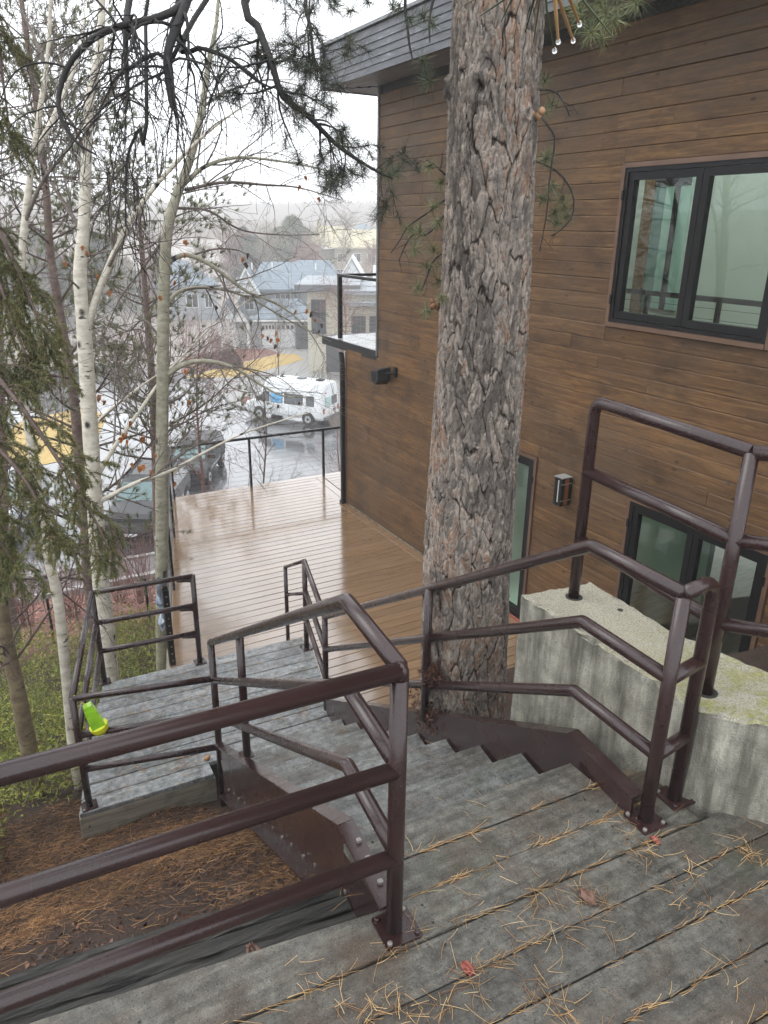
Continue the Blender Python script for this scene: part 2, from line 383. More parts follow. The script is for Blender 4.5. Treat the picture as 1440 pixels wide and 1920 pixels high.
# ================================================================== GROUND
ZS = -6.2                                     # street level
def gz(x, y):
    y = np.asarray(y, float)
    return np.interp(y, [-30, 1.6, 2.0, 4.5, 5.2, 7, 12, 22.3, 24], [1.9, 2.0, 1.93, .22, -.02, -.65, -2.15, ZS+.02, ZS+.02])
def sheet(xs, ys, f):
    X, Y = np.meshgrid(xs, ys, indexing='ij'); Z = f(X, Y)
    V = np.stack([X, Y, Z], -1).reshape(-1, 3); n, m_ = X.shape
    i = np.arange(n-1)[:, None]*m_; j = np.arange(m_-1)[None, :]
    F = np.stack(np.broadcast_arrays(i+j, i+m_+j, i+m_+j+1, i+j+1), -1).reshape(-1, 4)
    return V, F
k = Mat('mulch_soil', .9)
n1 = k.noise(4, 7, .7); n2 = k.noise(50, 5, .7)
c = k.ramp(n2, [(.3, (.018, .010, .007)), (.55, (.065, .032, .018)), (.75, (.14, .075, .035))])
c = k.mix(k.ramp(n1, [(.45, 0.), (.6, .7)]), c, k.ramp(n2, [(.3, (.010, .007, .006)), (.7, (.05, .028, .018))]))
sy = k.nt.nodes.new('ShaderNodeSeparateXYZ'); k.link(k.pos.outputs['Position'], sy.inputs[0])
far = k.ramp(k.math('MULTIPLY', sy.outputs[1], .05), [(.52, 0.), (.62, 1.)])
red = k.ramp(k.noise(22, 6, .75), [(.3, (.055, .020, .014)), (.55, (.20, .085, .060)), (.75, (.34, .20, .16))])
c = k.mix(far, c, red)
k.set('Base Color', c); k.bump(n2, 1., .03); M_SOIL = k.m
rgrid = np.random.default_rng(3)
xs = np.concatenate([np.linspace(-60, -8, 20), np.linspace(-7, 8, 120), np.linspace(9, 60, 22)])
ys = np.concatenate([np.linspace(-25, 1, 10), np.linspace(1.2, 14, 150), np.linspace(14.5, 24, 40)])
def gnoise(x, y): return .035*np.sin(x*3.1+y*1.3)+.03*np.sin(y*4.7-x*2.2)+.018*np.sin(x*9.1+1)*np.sin(y*8.3)
single('ground', sheet(xs, ys, lambda X, Y: gz(X, Y)+gnoise(X, Y)*(Y < 21)), M_SOIL, kind='structure', smooth=True)
# wide terrain to the horizon
k = Mat('fog_paled_ground', .9); n1 = k.noise(.08, 6, .7); n2 = k.noise(1.2, 6, .7)
k.set('Base Color', k.mix(k.ramp(n2, [(.4, 0.), (.6, .6)]), k.ramp(n1, [(.35, (.25, .225, .20)), (.65, (.36, .335, .30))]), (.22, .18, .165)))  # dormant ground, paled to put some of the fog's fade into its colour
M_WGR = k.m
def terr(X, Y):
    s = np.hypot(X, Y); s2 = (X*_fh[0]+Y*_fh[1])
    base = np.interp(s, [0, 80, 125, 165, 230, 330, 460, 700, 2500], [ZS, ZS, -3.2, -2.0, 1, 8, 15, 19, 22])
    base = np.where(s2 > 20, base, ZS)
    return base - .02 + (s > 130)*(1.5*np.sin(X*.04)+1.2*np.sin(Y*.033+X*.02))
g1 = np.concatenate([np.linspace(-1600, -260, 14), np.linspace(-240, 420, 80), np.linspace(450, 2000, 18)])
g2 = np.concatenate([np.linspace(23.2, 420, 60), np.linspace(450, 2200, 22)])
single('terrain', sheet(g1, g2, terr), M_WGR, kind='structure', smooth=True)
# asphalt
k = Mat('wet_asphalt', .2)
n1 = k.noise(1.1, 5, .6); n2 = k.noise(70, 3, .6); pud = k.noise(.22, 4, .55)
k.set('Base Color', k.ramp(n2, [(.3, (.022, .024, .027)), (.7, (.058, .061, .066))])); k.set('Roughness', k.ramp(pud, [(.4, .10), (.62, .30)]))
k.set('IOR', 1.55); k.coat(1., .09, 1.5); k.bump(n1, .04, .02); M_ASPH = k.m
def gp(x, y, dz=0.): p = atz(x, y, ZS); return (p[0], p[1])
def flat(name, pts, z, mat, t=None, **kw):
    V = [(p[0], p[1], z) for p in pts]
    return single(name, (V, [tuple(range(len(V)))]), mat, **kw)
flat('street', [(-70, 23.1), (75, 23.1), (75, 52), (45, 60), gp(640, 680), gp(560, 690), gp(345, 700), gp(200, 684), gp(60, 690), gp(-200, 700), (-75, 60)], ZS+.004+.02, M_ASPH, kind='structure')
k = Mat('pale_concrete', .55); n1 = k.noise(1.5, 6, .7); k.set('Base Color', k.ramp(n1, [(.3, (.20, .195, .185)), (.7, (.33, .325, .31))])); k.set('Roughness', k.ramp(n1, [(.3, .3), (.7, .6)])); M_PCONC = k.m
flat('driveway', [gp(399, 713), gp(425, 750), gp(440, 760), gp(489, 774), gp(560, 766), gp(700, 760), gp(700, 660), gp(568, 640), gp(500, 662), gp(430, 690)], ZS+.032, M_PCONC, kind='structure')
def kerb(name, pts, wd=.16, hgt=.12, z=ZS, mat=None):
    P = [np.array([p[0], p[1]]) for p in pts]; V = []; F = []
    for i, p in enumerate(P):
        a = P[max(i-1, 0)]; b = P[min(i+1, len(P)-1)]; d = (b-a)/np.linalg.norm(b-a); n = np.array([-d[1], d[0]])*wd/2
        V += [(*(p-n), z), (*(p+n), z), (*(p+n), z+hgt), (*(p-n), z+hgt)]
    for i in range(len(P)-1):
        a = 4*i
        for q in range(4): F.append((a+q, a+(q+1) % 4, a+4+(q+1) % 4, a+4+q))
    F += [(0, 3, 2, 1), (len(V)-4, len(V)-3, len(V)-2, len(V)-1)]
    return single(name, (V, F), mat or M_PCONC, kind='structure')
kerb('kerb', [gp(345, 712), gp(399, 717), gp(425, 750), gp(440, 761), gp(489, 776)], z=ZS+.02)
kerb('kerb', [(-60, 22.45), (60, 22.45)], wd=.22, hgt=.16, z=ZS+.02)
kerb('kerb', [(-60, 24.1), (60, 24.1)], wd=.18, hgt=.10, z=ZS+.02)
k = Mat('grey_gravel', .9); v = k.voro(26, out='Color'); k.set('Base Color', k.mix(1., k.ramp(k.noise(45, 4, .7), [(.35, (.07, .06, .06)), (.65, (.22, .195, .19))]), k.ramp(v, [(0., .6), (1., 1.25)]), 'MULTIPLY')); k.bump(k.voro(26), 1., .02)
flat('gravel_strip', [(-60, 22.56), (60, 22.56), (60, 24.0), (-60, 24.0)], ZS+.05, k.m, kind='structure')
k = Mat('dormant_lawn', .95); n1 = k.noise(9, 6, .8); k.set('Base Color', k.ramp(n1, [(.3, (.22, .145, .045)), (.5, (.40, .28, .09)), (.72, (.52, .40, .18))])); M_LAWN = k.m
flat('dormant_lawn', [gp(345, 709), gp(400, 694), gp(452, 681), gp(527, 664), gp(557, 665), gp(569, 675), gp(504, 694), gp(440, 708)], ZS+.040, M_LAWN, kind='structure')
flat('dormant_lawn', [gp(40, 792), gp(110, 775), gp(170, 763), gp(199, 785), gp(186, 815), gp(130, 862), gp(50, 880), gp(-40, 850)], ZS+.044, M_LAWN, kind='structure')
flat('dormant_lawn', [gp(640, 705), gp(700, 690), gp(760, 730), gp(700, 800), gp(644, 760)], ZS+.044, M_LAWN, kind='structure')
flat('garden_bed', [gp(340, 700), gp(345, 668), gp(440, 655), gp(500, 655), gp(527, 663), gp(452, 680), gp(400, 693)], ZS+.036, M_SOIL, kind='structure')
flat('garden_bed', [gp(452, 752), gp(462, 744), gp(486, 752), gp(488, 768), gp(470, 766)], ZS+.046, M_SOIL, kind='structure')

# ================================================================== UPPER LANDING
ZL = 2.4; SL = -.06
U_ = np.array([cos(atan(SL)), sin(atan(SL)), 0]); Vn = np.array([-U_[1], U_[0], 0])
def yl(x, y0): return y0 + SL*(x-1.88)        # y along a plank joint that passes (1.88, y0)
def plank(t, xa, xb, y0, y1, ztop, th=.038, mat=M_PLANK, sl=SL, x0=1.88, name='plank', gap=.004, jit=.0025, parent=None, label=None, ch=.005):
    f = lambda x, y: (x, y+sl*(x-x0))
    g = gap; j = random.uniform(-jit, jit); tl = random.uniform(-jit, jit)*.6
    if not hasattr(xa, '__len__'): xa = (xa, xa)
    if not hasattr(xb, '__len__'): xb = (xb, xb)
    pr = [(y0+g, -th), (y1-g, -th), (y1-g, -ch), (y1-g-ch, 0), (y0+g+ch, 0), (y0+g, -ch)]
    V = []
    for s_, (xA, xB) in ((0, xa), (1, xb)):
        for y, z in pr:
            q = (y-y0)/(y1-y0); x = xA*(1-q)+xB*q; p = f(x, y); V.append((p[0], p[1], ztop+z+j+tl*(q-.5)*2))
    F = [tuple(range(5, -1, -1)), tuple(range(6, 12))]+[(i, (i+1) % 6, (i+1) % 6+6, i+6) for i in range(6)]
    return part(t, name, (V, F), mat, parent=parent, label=label)
land = Thing('upper_landing', 'weathered grey plank landing in the foreground at the head of the stairs', 'landing', (1, .5, ZL))
SP = .1502
y = 1.742
edge = [y-i*SP for i in range(22)]
for i in range(21):
    ya, yb = edge[i+1], edge[i]
    if i < 2: xa, xb = .875+.012*random.random(), 1.855+.045*i+.02*random.random()
    else:
        xa = -3.2+random.uniform(-.1, .1); xb = 2.06 if i == 2 else (2.35 if i < 4 else 3.6)
    if i == 2:                                # this board widens towards its left end
        a_, b_ = xa, xb; f_ = lambda x, y: (x, y+SL*(x-1.88))
        pl_ = [f_(a_, ya+.002), f_(b_, ya+.002), f_(b_, yb-.002), f_(.84, yb-.002), f_(a_, yb-.002+.085*(.84-a_))]
        part(land, 'plank', prism(pl_, ZL-.038, ZL+.001), M_PLANK); continue
    plank(land, xa, xb, ya, yb, ZL, gap=.0024)
plank(land, 1.93, 2.16, edge[1]-.12, edge[1]-.005, ZL-.004, name='plank', label='short plank end under the right post feet')
scr = tomesh('screw', *lathe([(.0045, -.001), (.0045, .0006)], (0, 0, 0), 8)); scr.materials.append(M_TIMBER)
for i in range(12):
    for xs_ in (.97, 1.76, .12, 2.42):
        if i < 2 and not (.9 < xs_ < 1.85) or (i < 4 and xs_ > 2): continue
        for q_ in (.28, .74):
            x_ = xs_+random.uniform(-.012, .012); o_ = bpy.data.objects.new('screw', scr); COL.objects.link(o_); o_.parent = land.o
            o_.location = tuple(np.array([x_, yl(x_, edge[i]-SP*q_), ZL+.0012])-land.loc)
part(land, 'joist', beam((-3.2, yl(-3.2, 1.38), ZL-.15), (2.2, yl(2.2, 1.38), ZL-.15), (0, .02, 0), (0, 0, .1)), M_TFASC)
part(land, 'joist', beam((-3.2, yl(-3.2, .3), ZL-.15), (3.4, yl(3.4, .3), ZL-.15), (0, .02, 0), (0, 0, .1)), M_TFASC)
# old timber at the foot of the landing
tb = Thing('timber_beam', 'split dark grey timber lying on the slope below the landing edge', 'timber', (0, 1.85, 2.1))
def rough_beam(a, b, hw, hh, seed, n=40):
    r = np.random.default_rng(seed); a = np.array(a); b = np.array(b); V = []; F = []
    prof = [(-1, -1), (1, -1), (1.02, .7), (.8, 1), (.35, 1.02), (.1, .96), (0, .72), (-.1, .97), (-.6, 1.03), (-.95, .85), (-1.02, .2)]
    for i in range(n+1):
        c0 = a+(b-a)*i/n
        for u, v in prof: V.append(c0+np.array([0, u*hw, v*hh])+r.normal(0, .0035, 3))
    m_ = len(prof)
    for i in range(n):
        for j in range(m_): F.append((i*m_+j, i*m_+(j+1) % m_, (i+1)*m_+(j+1) % m_, (i+1)*m_+j))
    F += [tuple(range(m_-1, -1, -1)), tuple(range(n*m_, (n+1)*m_))]
    return V, F
part(tb, 'upper_timber', rough_beam((-3., yl(-3, 1.845)+.29, 2.02), (.90, yl(.90, 1.845), 2.02), .05, .085, 1), M_TIMBER)
part(tb, 'lower_timber', rough_beam((-3., yl(-3, 1.715)+.29, 2.03), (.90, yl(.9, 1.715), 2.04), .075, .07, 2), M_TIMBER)

# ================================================================== STAIR FLIGHT
RISE, RUN = .2222, .361
st = Thing('stair_flight', 'steep stair flight of grey board treads between brown steel stringers', 'stairs', (1.4, 2, 0))
def xL(y): return .885+.105*(y-1.5)           # inner faces of the stringers
def xR(y): return 1.885+.125*(y-1.75)
for kx in range(1, 9):
    ya = 1.742+(kx-1)*RUN-.03; yb = 1.742+kx*RUN
    y0, y1 = ya, yb
    xa = (xL(ya)+.01, xL(yb)+.01); xb = (xR(ya)-.012+random.uniform(-.012, .004), xR(yb)-.012)
    plank(st, xa, xb, ya, yb, ZL-kx*RISE, th=.045, mat=M_TREAD, name='tread', gap=.0, jit=.001, ch=.013)
def sz(y): return 2.475 if y < 1.80 else 2.475-.606*(y-1.80)
def stringer(xf, side, y0, y1, lab):
    k2 = 1.80; h = .36
    t_ = .012
    outl = [(y0, sz(y0)), (k2, sz(k2)), (y1, sz(y1)), (y1, sz(y1)-h*1.22), (k2-.02, 2.475-h-.03), (y0, 2.475-h+.0)]
    V = [(xf(y)-side*0, y, z) for y, z in outl]+[(xf(y)+side*t_, y, z) for y, z in outl]
    n = 6; F = [(0, 1, 4, 5), (1, 2, 3, 4), (6, 11, 10, 7), (7, 10, 9, 8)]+[(i, i+n, (i+1) % n+n, (i+1) % n) for i in range(n)]
    web = part(st, 'stringer', (V, F), M_BROWN, label=lab)
    def fl(seg, nm):
        L = []
        for (ya, za), (yb, zb) in seg:
            L.append(beam((xf(ya)+side*.028, ya, za), (xf(yb)+side*.028, yb, zb), (.030, 0, 0), unit((0, -(zb-za), (yb-ya)))*.006))
        part(st, nm, join(*L), M_BROWN, parent=web)
    fl([((y0, 2.482), (k2, 2.482)), ((k2, 2.482), (y1, sz(y1)+.007))], 'top_flange')
    fl([((y0, 2.475-h-.007), (k2-.02, 2.475-h-.037)), ((k2-.02, 2.475-h-.037), (y1, sz(y1)-h*1.22-.007))], 'bottom_flange')
    return web
WL = stringer(lambda y: xL(y)-.0, -1, 1.44, 4.42, 'left stringer studded with pale bolt heads')
WR = stringer(lambda y: xR(y), 1, 1.41, 5.02, 'right stringer beside the pine trunk')
bl = []
for kx in range(1, 9):
    yy = 1.742+(kx-.5)*RUN; zz = ZL-kx*RISE-.07
    for dy, dz in ((-.07, .0), (.06, -.07)):
        if yy+dy < 4.35: bl.append(beam((xL(yy)-.012, yy+dy, zz+dz), (xL(yy)-.024, yy+dy, zz+dz), (0, .009, 0), (0, 0, .009), .004))
for b_ in bl: part(st, 'bolt', b_, M_BOLT, parent=WL)
for yy in (1.52, 1.70, 1.62):
    part(st, 'bolt', beam((xL(yy)-.02, yy, 2.49), (xL(yy)-.02, yy, 2.50), (.008, 0, 0), (0, .008, 0), .003), M_BOLT, parent=WL)

# ================================================================== MID PLATFORM
ZM = .4
pf = Thing('mid_platform', 'pale wet grey plank platform at the foot of the stairs', 'platform', (1.2, 5.5, ZM))
PSL = -.045
def yp(x, y0): return y0+PSL*(x-.2)
for r_ in range(11):
    ya = 4.76+r_*.1515; yb = ya+.1515
    xlft = lambda yy: .2+.27*(yy-4.76)
    if yb < 5.02: xb = (1.185, 1.19)
    else: xb = (2.33+.27*(ya-5.06), 2.33+.27*(yb-5.06))
    if r_ == 10: xb = (2.60, 2.62)
    plank(pf, (xlft(ya)+random.uniform(-.012, .012), xlft(yb)+random.uniform(-.012, .012)), xb, ya, yb, ZM, mat=M_PLANK2, sl=PSL, x0=.2, gap=.004)
part(pf, 'fascia_board', beam((.205, yp(.2, 4.785), ZM-.19), (1.2, yp(1.2, 4.785), ZM-.19), (0, .019, 0), (0, 0, .145), .006), M_TFASC, label='grey front fascia board with two nails')
part(pf, 'fascia_board', beam((.222, 4.81, ZM-.19), (.69, 6.40, ZM-.19), (.019, 0, 0), (0, 0, .145), .006), M_TFASC)
part(pf, 'fascia_board', beam((.70, 6.38, ZM-.19), (2.6, 6.29, ZM-.19), (0, .019, 0), (0, 0, .145), .006), M_TFASC)
for px_, py_ in ((.36, 4.98), (1.05, 4.95), (.75, 6.2), (2.3, 5.4), (1.6, 6.15)):
    part(pf, 'post', box(px_-.05, py_-.05, float(gz(0, py_))-.3, px_+.05, py_+.05, ZM-.05), M_TFASC)
for z_ in (.27, .12): part(pf, 'nail', lathe([(.007, -.004), (.007, .004)], (.26, yp(.26, 4.76), z_), 8), M_TIMBER)
# lower step down to the deck
stp = Thing('lower_step', 'grey plank step between the platform far edge and the deck', 'step', (2, 6.5, .1))
part(stp, 'tread', beam((1.62, 6.47, .195), (2.62, 6.43, .195), (0, .12, 0), (0, 0, .019), .004), M_PLANK2)
for x_ in (1.66, 2.58): part(stp, 'support', box(x_-.02, 6.37, .004, x_+.02, 6.55, .175), M_TFASC)

# ================================================================== RAILINGS
R_ = .0250
def plate(t, x, y, z, a=.06, ang=0., n=4, mat=M_BROWN, bolts=True):
    d1 = np.array([cos(ang), sin(ang), 0]); d2 = np.array([-sin(ang), cos(ang), 0]); c = np.array([x, y, z])
    p = part(t, 'base_plate', beam(c, c+np.array([0, 0, .009]), d1*a, d2*a, .006), mat)
    if bolts:
        for s1, s2 in ((-1, -1), (-1, 1), (1, -1), (1, 1)):
            q = c+d1*a*.76*s1+d2*a*.76*s2+np.array([0, 0, .009])
            part(t, 'bolt', lathe([(.008, 0), (.008, .007), (.005, .010)], q, 8), M_BOLT if random.random() < .6 else M_BROWN, parent=p)
    return p
def post(t, x, y, z0, z1, r=R_, name='post', **kw):
    return part(t, name, tube([(x, y, z0), (x, y, (z0+z1)/2), (x, y, z1)], r, 18), M_BROWN, smooth=True, **kw)
def rail(t, name, pts, r=R_, bend=0., **kw):
    o = part(t, name, mitre(pts, r, 18, bend), M_BROWN, smooth=True, **kw); return o
HT, HM, HL = .915, .60, .29
A = np.array([.860, 1.420])
# 1 front railing of the landing (runs left out of the picture)
fr = Thing('landing_railing', 'brown steel pipe railing crossing the lower left foreground of the landing', 'railing', (A[0], A[1], ZL), group='brown pipe railings')
def LR(x, h): return (x, A[1]-.035*(x-A[0])*1.9, ZL+h)
plate(fr, A[0]+.01, A[1], ZL, .060, atan(SL))
post(fr, A[0], A[1], ZL, ZL+HT)
for nm, h in (('top_rail', HT), ('middle_rail', HM), ('lower_rail', HL)):
    rail(fr, nm, [LR(A[0], h), LR(-1.0, h), LR(-2.9, h)])
post(fr, -1.9, LR(-1.9, 0)[1], ZL, ZL+HT); plate(fr, -1.9, LR(-1.9, 0)[1], ZL, .060, atan(SL))
part(fr, 'pipe_cap', (lambda c: lathe([(.001, .0255), (.013, .022), (.022, .012), (.0254, 0), (.0254, -.02)], c, 18))((A[0], A[1], ZL+HT)), M_BROWN, smooth=True)
# 2 left stair handrail
lh = Thing('stair_railing', 'brown pipe railing on the left of the stairs joined to the foreground corner post', 'railing', (A[0], A[1]+.04, ZL), group='brown pipe railings')
PD = np.array([1.215, 4.60])
KL = np.array([.915, 1.835])
def sl_rail(h): return [(A[0]+.01, A[1]+.02, ZL+h), (KL[0], KL[1], ZL+h), (PD[0], PD[1], ZL+h-.61*(PD[1]-KL[1]))]
for nm, h in (('top_rail', HT), ('middle_rail', HM), ('lower_rail', HL)): rail(lh, nm, sl_rail(h))
PDt = ZL+HT-.61*(PD[1]-KL[1])
post(lh, PD[0], PD[1], .16, PDt)
bx, by = 1.135, 3.66; zt = ZL+HT-.61*(by-KL[1])
post(lh, bx, by, sz(by)+.0, zt-.01, .024); plate(lh, bx-.005, by, sz(by)+.006, .04, 0, bolts=False)
# 3 right stair handrail with the return loop
rh = Thing('stair_railing', 'brown pipe railing on the right of the stairs ending in a rounded loop', 'railing', (1.88, 1.37, ZL), group='brown pipe railings')
B1 = np.array([1.880, 1.372]); B2 = np.array([2.058, 1.395]); KR = np.array([1.898, 1.80]); P3 = np.array([2.313, 5.056])
plate(rh, B1[0], B1[1], ZL, .056, atan(SL)); plate(rh, B2[0]+.01, B2[1]+.005, ZL+.001, .056, atan(SL))
slr = (HT+ZL-ZM-.925)/(P3[1]-KR[1])
for nm, h in (('top_rail', HT), ('middle_rail', HM), ('lower_rail', HL)):
    rail(rh, nm, [(B1[0], B1[1], ZL+h), (KR[0], KR[1], ZL+h), (P3[0], P3[1], ZL+h-slr*(P3[1]-KR[1]))])
post(rh, B1[0], B1[1], ZL, ZL+HT-.01)
part(rh, 'return_loop', mitre([(B1[0], B1[1], ZL+HT), (B2[0], B2[1], ZL+HT), (B2[0], B2[1], ZL)], R_, 18, .075), M_BROWN, smooth=True)
for h in (HM, HL): rail(rh, 'link_rail', [(B1[0], B1[1], ZL+h), ((B1[0]+B2[0])/2, (B1[1]+B2[1])/2, ZL+h), (B2[0], B2[1], ZL+h)])
mp = (2.03, 3.06); post(rh, mp[0], mp[1], sz(mp[1])-.02, ZL+HT-slr*(mp[1]-KR[1])-.01, .024)
post(rh, P3[0], P3[1], ZM, ZM+.925)
# 4 short railing between stair foot and deck
er = Thing('platform_railing', 'small brown pipe railing stepping down from the platform to the deck', 'railing', (2.5, 6, ZM), group='brown pipe railings')
P2 = np.array([2.577, 6.084]); P1 = np.array([2.66, 6.80])
for h0, h1 in ((.925, .97), (.62, .655), (.32, .34)):
    rail(er, 'rail', [(P3[0], P3[1], ZM+h0), ((P3[0]+P2[0])/2, (P3[1]+P2[1])/2, ZM+(h0+h1)/2), (P2[0], P2[1], ZM+h1)], .024)
post(er, P2[0], P2[1], ZM, ZM+.97, .025); plate(er, P2[0], P2[1], ZM, .055, 0)
P1z = .005; p1t = .99
for h0, h1 in ((.97, p1t), (.62, .66)):
    rail(er, 'rail', [(P2[0], P2[1], ZM+h0), ((P1[0]+P2[0])/2, (P1[1]+P2[1])/2, (ZM+h0+h1)/2), (P1[0], P1[1], h1)], .018)
post(er, P1[0], P1[1], P1z, p1t, .021); plate(er, P1[0], P1[1], P1z, .06, .1)
# 5 left platform railing
pr = Thing('platform_railing', 'three sided brown pipe railing around the left side of the platform', 'railing', (.28, 4.82, ZM), group='brown pipe railings')
PA = np.array([.285, 4.82]); PB = np.array([.675, 6.42]); PC = np.array([1.555, 6.34])
for q in (PA, PB, PC): post(pr, q[0], q[1], ZM, ZM+.94, .025); plate(pr, q[0], q[1], ZM, .055, .0)
for h in (.93, .625, .33):
    PE = PD+np.array([0, 0.]) 
    for a_, b_ in ((PA, PB), (PB, PC), (PA, PD)):
        rail(pr, 'rail', [(a_[0], a_[1], ZM+h), ((a_[0]+b_[0])/2, (a_[1]+b_[1])/2, ZM+h), (b_[0], b_[1], ZM+h)], .024)
    part(pr, 'stub_rail', tube([(PC[0], PC[1]+.01, ZM+h-.05), (PC[0]-.06, PC[1]+.04, ZM+h-.05), (PC[0]-.13, PC[1]+.07, ZM+h-.05)], .018, 12), M_BROWN, smooth=True)

# wasp trap hanging on the corner post
tr = Thing('wasp_trap', 'neon green and yellow hanging trap on the platform corner post', 'insect trap', (.40, 4.80, ZM+.62))
k = Mat('neon_plastic', .3); k.set('Base Color', k.ramp(k.noise(14, 3), [(.3, (.25, .62, .02)), (.7, (.50, .92, .05))])); k.set('Transmission Weight', .15); k.set('Subsurface Weight', .2); M_NEON = k.m
M_YEL = plain('yellow_plastic', (.75, .80, .02), .35)
def tilt(VF, c, ax, ang):
    R = np.array(Matrix.Rotation(ang, 3, ax)); V = (np.asarray(VF[0], float)-c)@R.T+c; return V, VF[1]
c0 = np.array([.37, 4.80, ZM+.86])
body = []
ring = [(.0, .036), (.05, .048), (.12, .055), (.19, .058)]
V = []; F = []
for i, (dz, r) in enumerate(ring):
    for j in range(8):
        a_ = 2*pi*j/8; rr = r*(1.12 if j % 2 else .82); V.append((c0[0]+rr*cos(a_), c0[1]+rr*sin(a_), c0[2]-dz))
for i in range(len(ring)-1):
    for j in range(8): F.append((i*8+j, i*8+(j+1) % 8, (i+1)*8+(j+1) % 8, (i+1)*8+j))
F.append(tuple(range(7, -1, -1)))
part(tr, 'pouch', tilt((V, F), c0, 'Y', -.28), M_NEON)
part(tr, 'base_cup', tilt(lathe([(.02, -.262), (.050, -.25), (.062, -.225), (.064, -.20), (.055, -.185)], c0, 16), c0, 'Y', -.28), M_YEL, smooth=True)
part(tr, 'ring_collar', tilt(lathe([(.056, -.205), (.0665, -.20), (.0665, -.19), (.056, -.186)], c0, 20), c0, 'Y', -.28), M_YEL, smooth=True)
part(tr, 'cord', tube([c0, c0+np.array([-.03, .005, .03]), np.array([.30, 4.815, ZM+.955])], .004, 6), M_YEL)

# ================================================================== CONCRETE WALL + RAILING
ZC = 2.803
def rough_prism(poly, z0, z1, step=.035, amp=.006, seed=5):
    r = np.random.default_rng(seed); P = []
    for i in range(len(poly)):
        a = np.array(poly[i]); b = np.array(poly[(i+1) % len(poly)]); n = max(1, int(np.linalg.norm(b-a)/step))
        for q in range(n): P.append(a+(b-a)*q/n)
    P = np.array(P); n = len(P); c = P.mean(0); zs = np.concatenate([np.linspace(z0, z1-.02, 24), [z1-.006, z1]])
    V = []; F = []
    for i, z in enumerate(zs):
        for j, p in enumerate(P):
            q = p+r.normal(0, amp*.35, 2)
            if i == len(zs)-1:
                d = p-c; nrm = np.array([0, 0.]);
                pa = P[j-1]; pb = P[(j+1) % n]; tg = (pb-pa)/np.linalg.norm(pb-pa); nrm = np.array([tg[1], -tg[0]])
                q = p-nrm*(.010+abs(r.normal(0, .007)))
            zz = z+(r.normal(0, .003) if i >= len(zs)-2 else 0) - (abs(r.normal(0, .008)) if i == len(zs)-2 else 0)
            V.append((q[0], q[1], zz))
    m_ = len(zs)
    for i in range(m_-1):
        for j in range(n): F.append((i*n+j, i*n+(j+1) % n, (i+1)*n+(j+1) % n, (i+1)*n+j))
    F.append(tuple(range((m_-1)*n, m_*n)))
    return V, F
cw = Thing('concrete_wall', 'stained board-marked concrete retaining wall with mossy top right of the stairs', 'wall', (2.3, 1.8, 0))
poly = [(2.10, 2.385), (2.085, 1.38), (2.262, 1.145), (3.35, -.15), (3.75, .2), (2.53, 1.40), (2.455, 1.85), (2.475, 2.33)]
part(cw, 'wall_body', rough_prism(poly, -.2, ZC), M_CONC)
for px_, py_, r in ((2.289, 2.245, .040), (2.191, 1.441, .042)):
    part(cw, 'post_collar', lathe([(r, -.003), (r, .003), (r*.8, .006), (.024, .001)], (px_+.004, py_, ZC), 14), M_TIMBER)
part(cw, 'drill_hole', lathe([(.012, -.01), (.013, .0025), (.006, .003)], (*atz(1163, 1144, ZC)[:2], ZC), 10), M_TIMBER)
cr = Thing('wall_railing', 'brown pipe railing standing on top of the concrete wall', 'railing', (2.289, 2.245, ZC), group='brown pipe railings')
C1 = np.array([2.289, 2.245]); C2 = np.array([2.191, 1.441]); C3 = np.array([3.0, .48])
part(cr, 'top_rail', mitre([(C1[0], C1[1], ZC), (C1[0], C1[1], ZC+.92), (C2[0], C2[1], ZC+.92)], R_, 18, .06), M_BROWN, smooth=True)
rail(cr, 'top_rail', [(C2[0], C2[1], ZC+.92), (2.6, .955, ZC+.92), (C3[0], C3[1], ZC+.92)])
for h in (.61, .29):
    rail(cr, 'middle_rail' if h > .5 else 'lower_rail', [(C1[0], C1[1], ZC+h), (2.24, 1.84, ZC+h), (C2[0], C2[1], ZC+h)])
    rail(cr, 'middle_rail' if h > .5 else 'lower_rail', [(C2[0], C2[1], ZC+h), (2.6, .955, ZC+h), (C3[0], C3[1], ZC+h)])
post(cr, C2[0], C2[1], ZC, ZC+.92); post(cr, C3[0], C3[1], ZC, ZC+.92)

# ================================================================== DECK
WX = 5.33
dk = Thing('deck', 'rain-wet brown composite board deck between birches and house wall', 'deck', (3.5, 8, 0))
def dleft(y):
    if y > 6.55: return 2.79-.262*(12.33-y) + 0.
    return 2.20+.27*(max(y, 2.5)-5.06)+.12 if y > 5. else 2.14
YE = 12.30
yb = YE-.14; BR = .1452
part(dk, 'border_board', beam((dleft(12.2)-.02, YE-.07, -.0125), (7.4, YE-.07, -.0125), (0, .068, 0), (0, 0, .0125), .003), M_DECK)
i = 0
while yb > 2.5:
    ya = yb-BR
    lo = (dleft(ya)+(.14 if ya > 6.5 else 0), dleft(yb)+(.14 if ya > 6.5 else 0))
    hi = (WX-.145, WX-.145) if yb < 10.62 else None
    if hi is None:
        # mitred picture frame towards the wall corner
        x1 = 5.19+.06*(yb-10.6)
        plank(dk, lo, (x1, x1+.01), ya, yb, 0, th=.025, mat=M_DECK, sl=0, x0=0, name='deck_board', gap=.0028, jit=.0006)
        plank(dk, (x1+.30, x1+.31), (7.4, 7.4), ya, yb, 0, th=.025, mat=M_DECK, sl=0, x0=0, name='deck_board', gap=.0028, jit=.0006)
    else:
        plank(dk, lo, hi, ya, yb, 0, th=.025, mat=M_DECK, sl=0, x0=0, name='deck_board', gap=.0028, jit=.0006)
    yb = ya; i += 1
part(dk, 'border_board', beam((WX-.073, 2.5, -.012), (WX-.073, 10.62, -.012), (.068, 0, 0), (0, 0, .0125), .003), M_DECK)
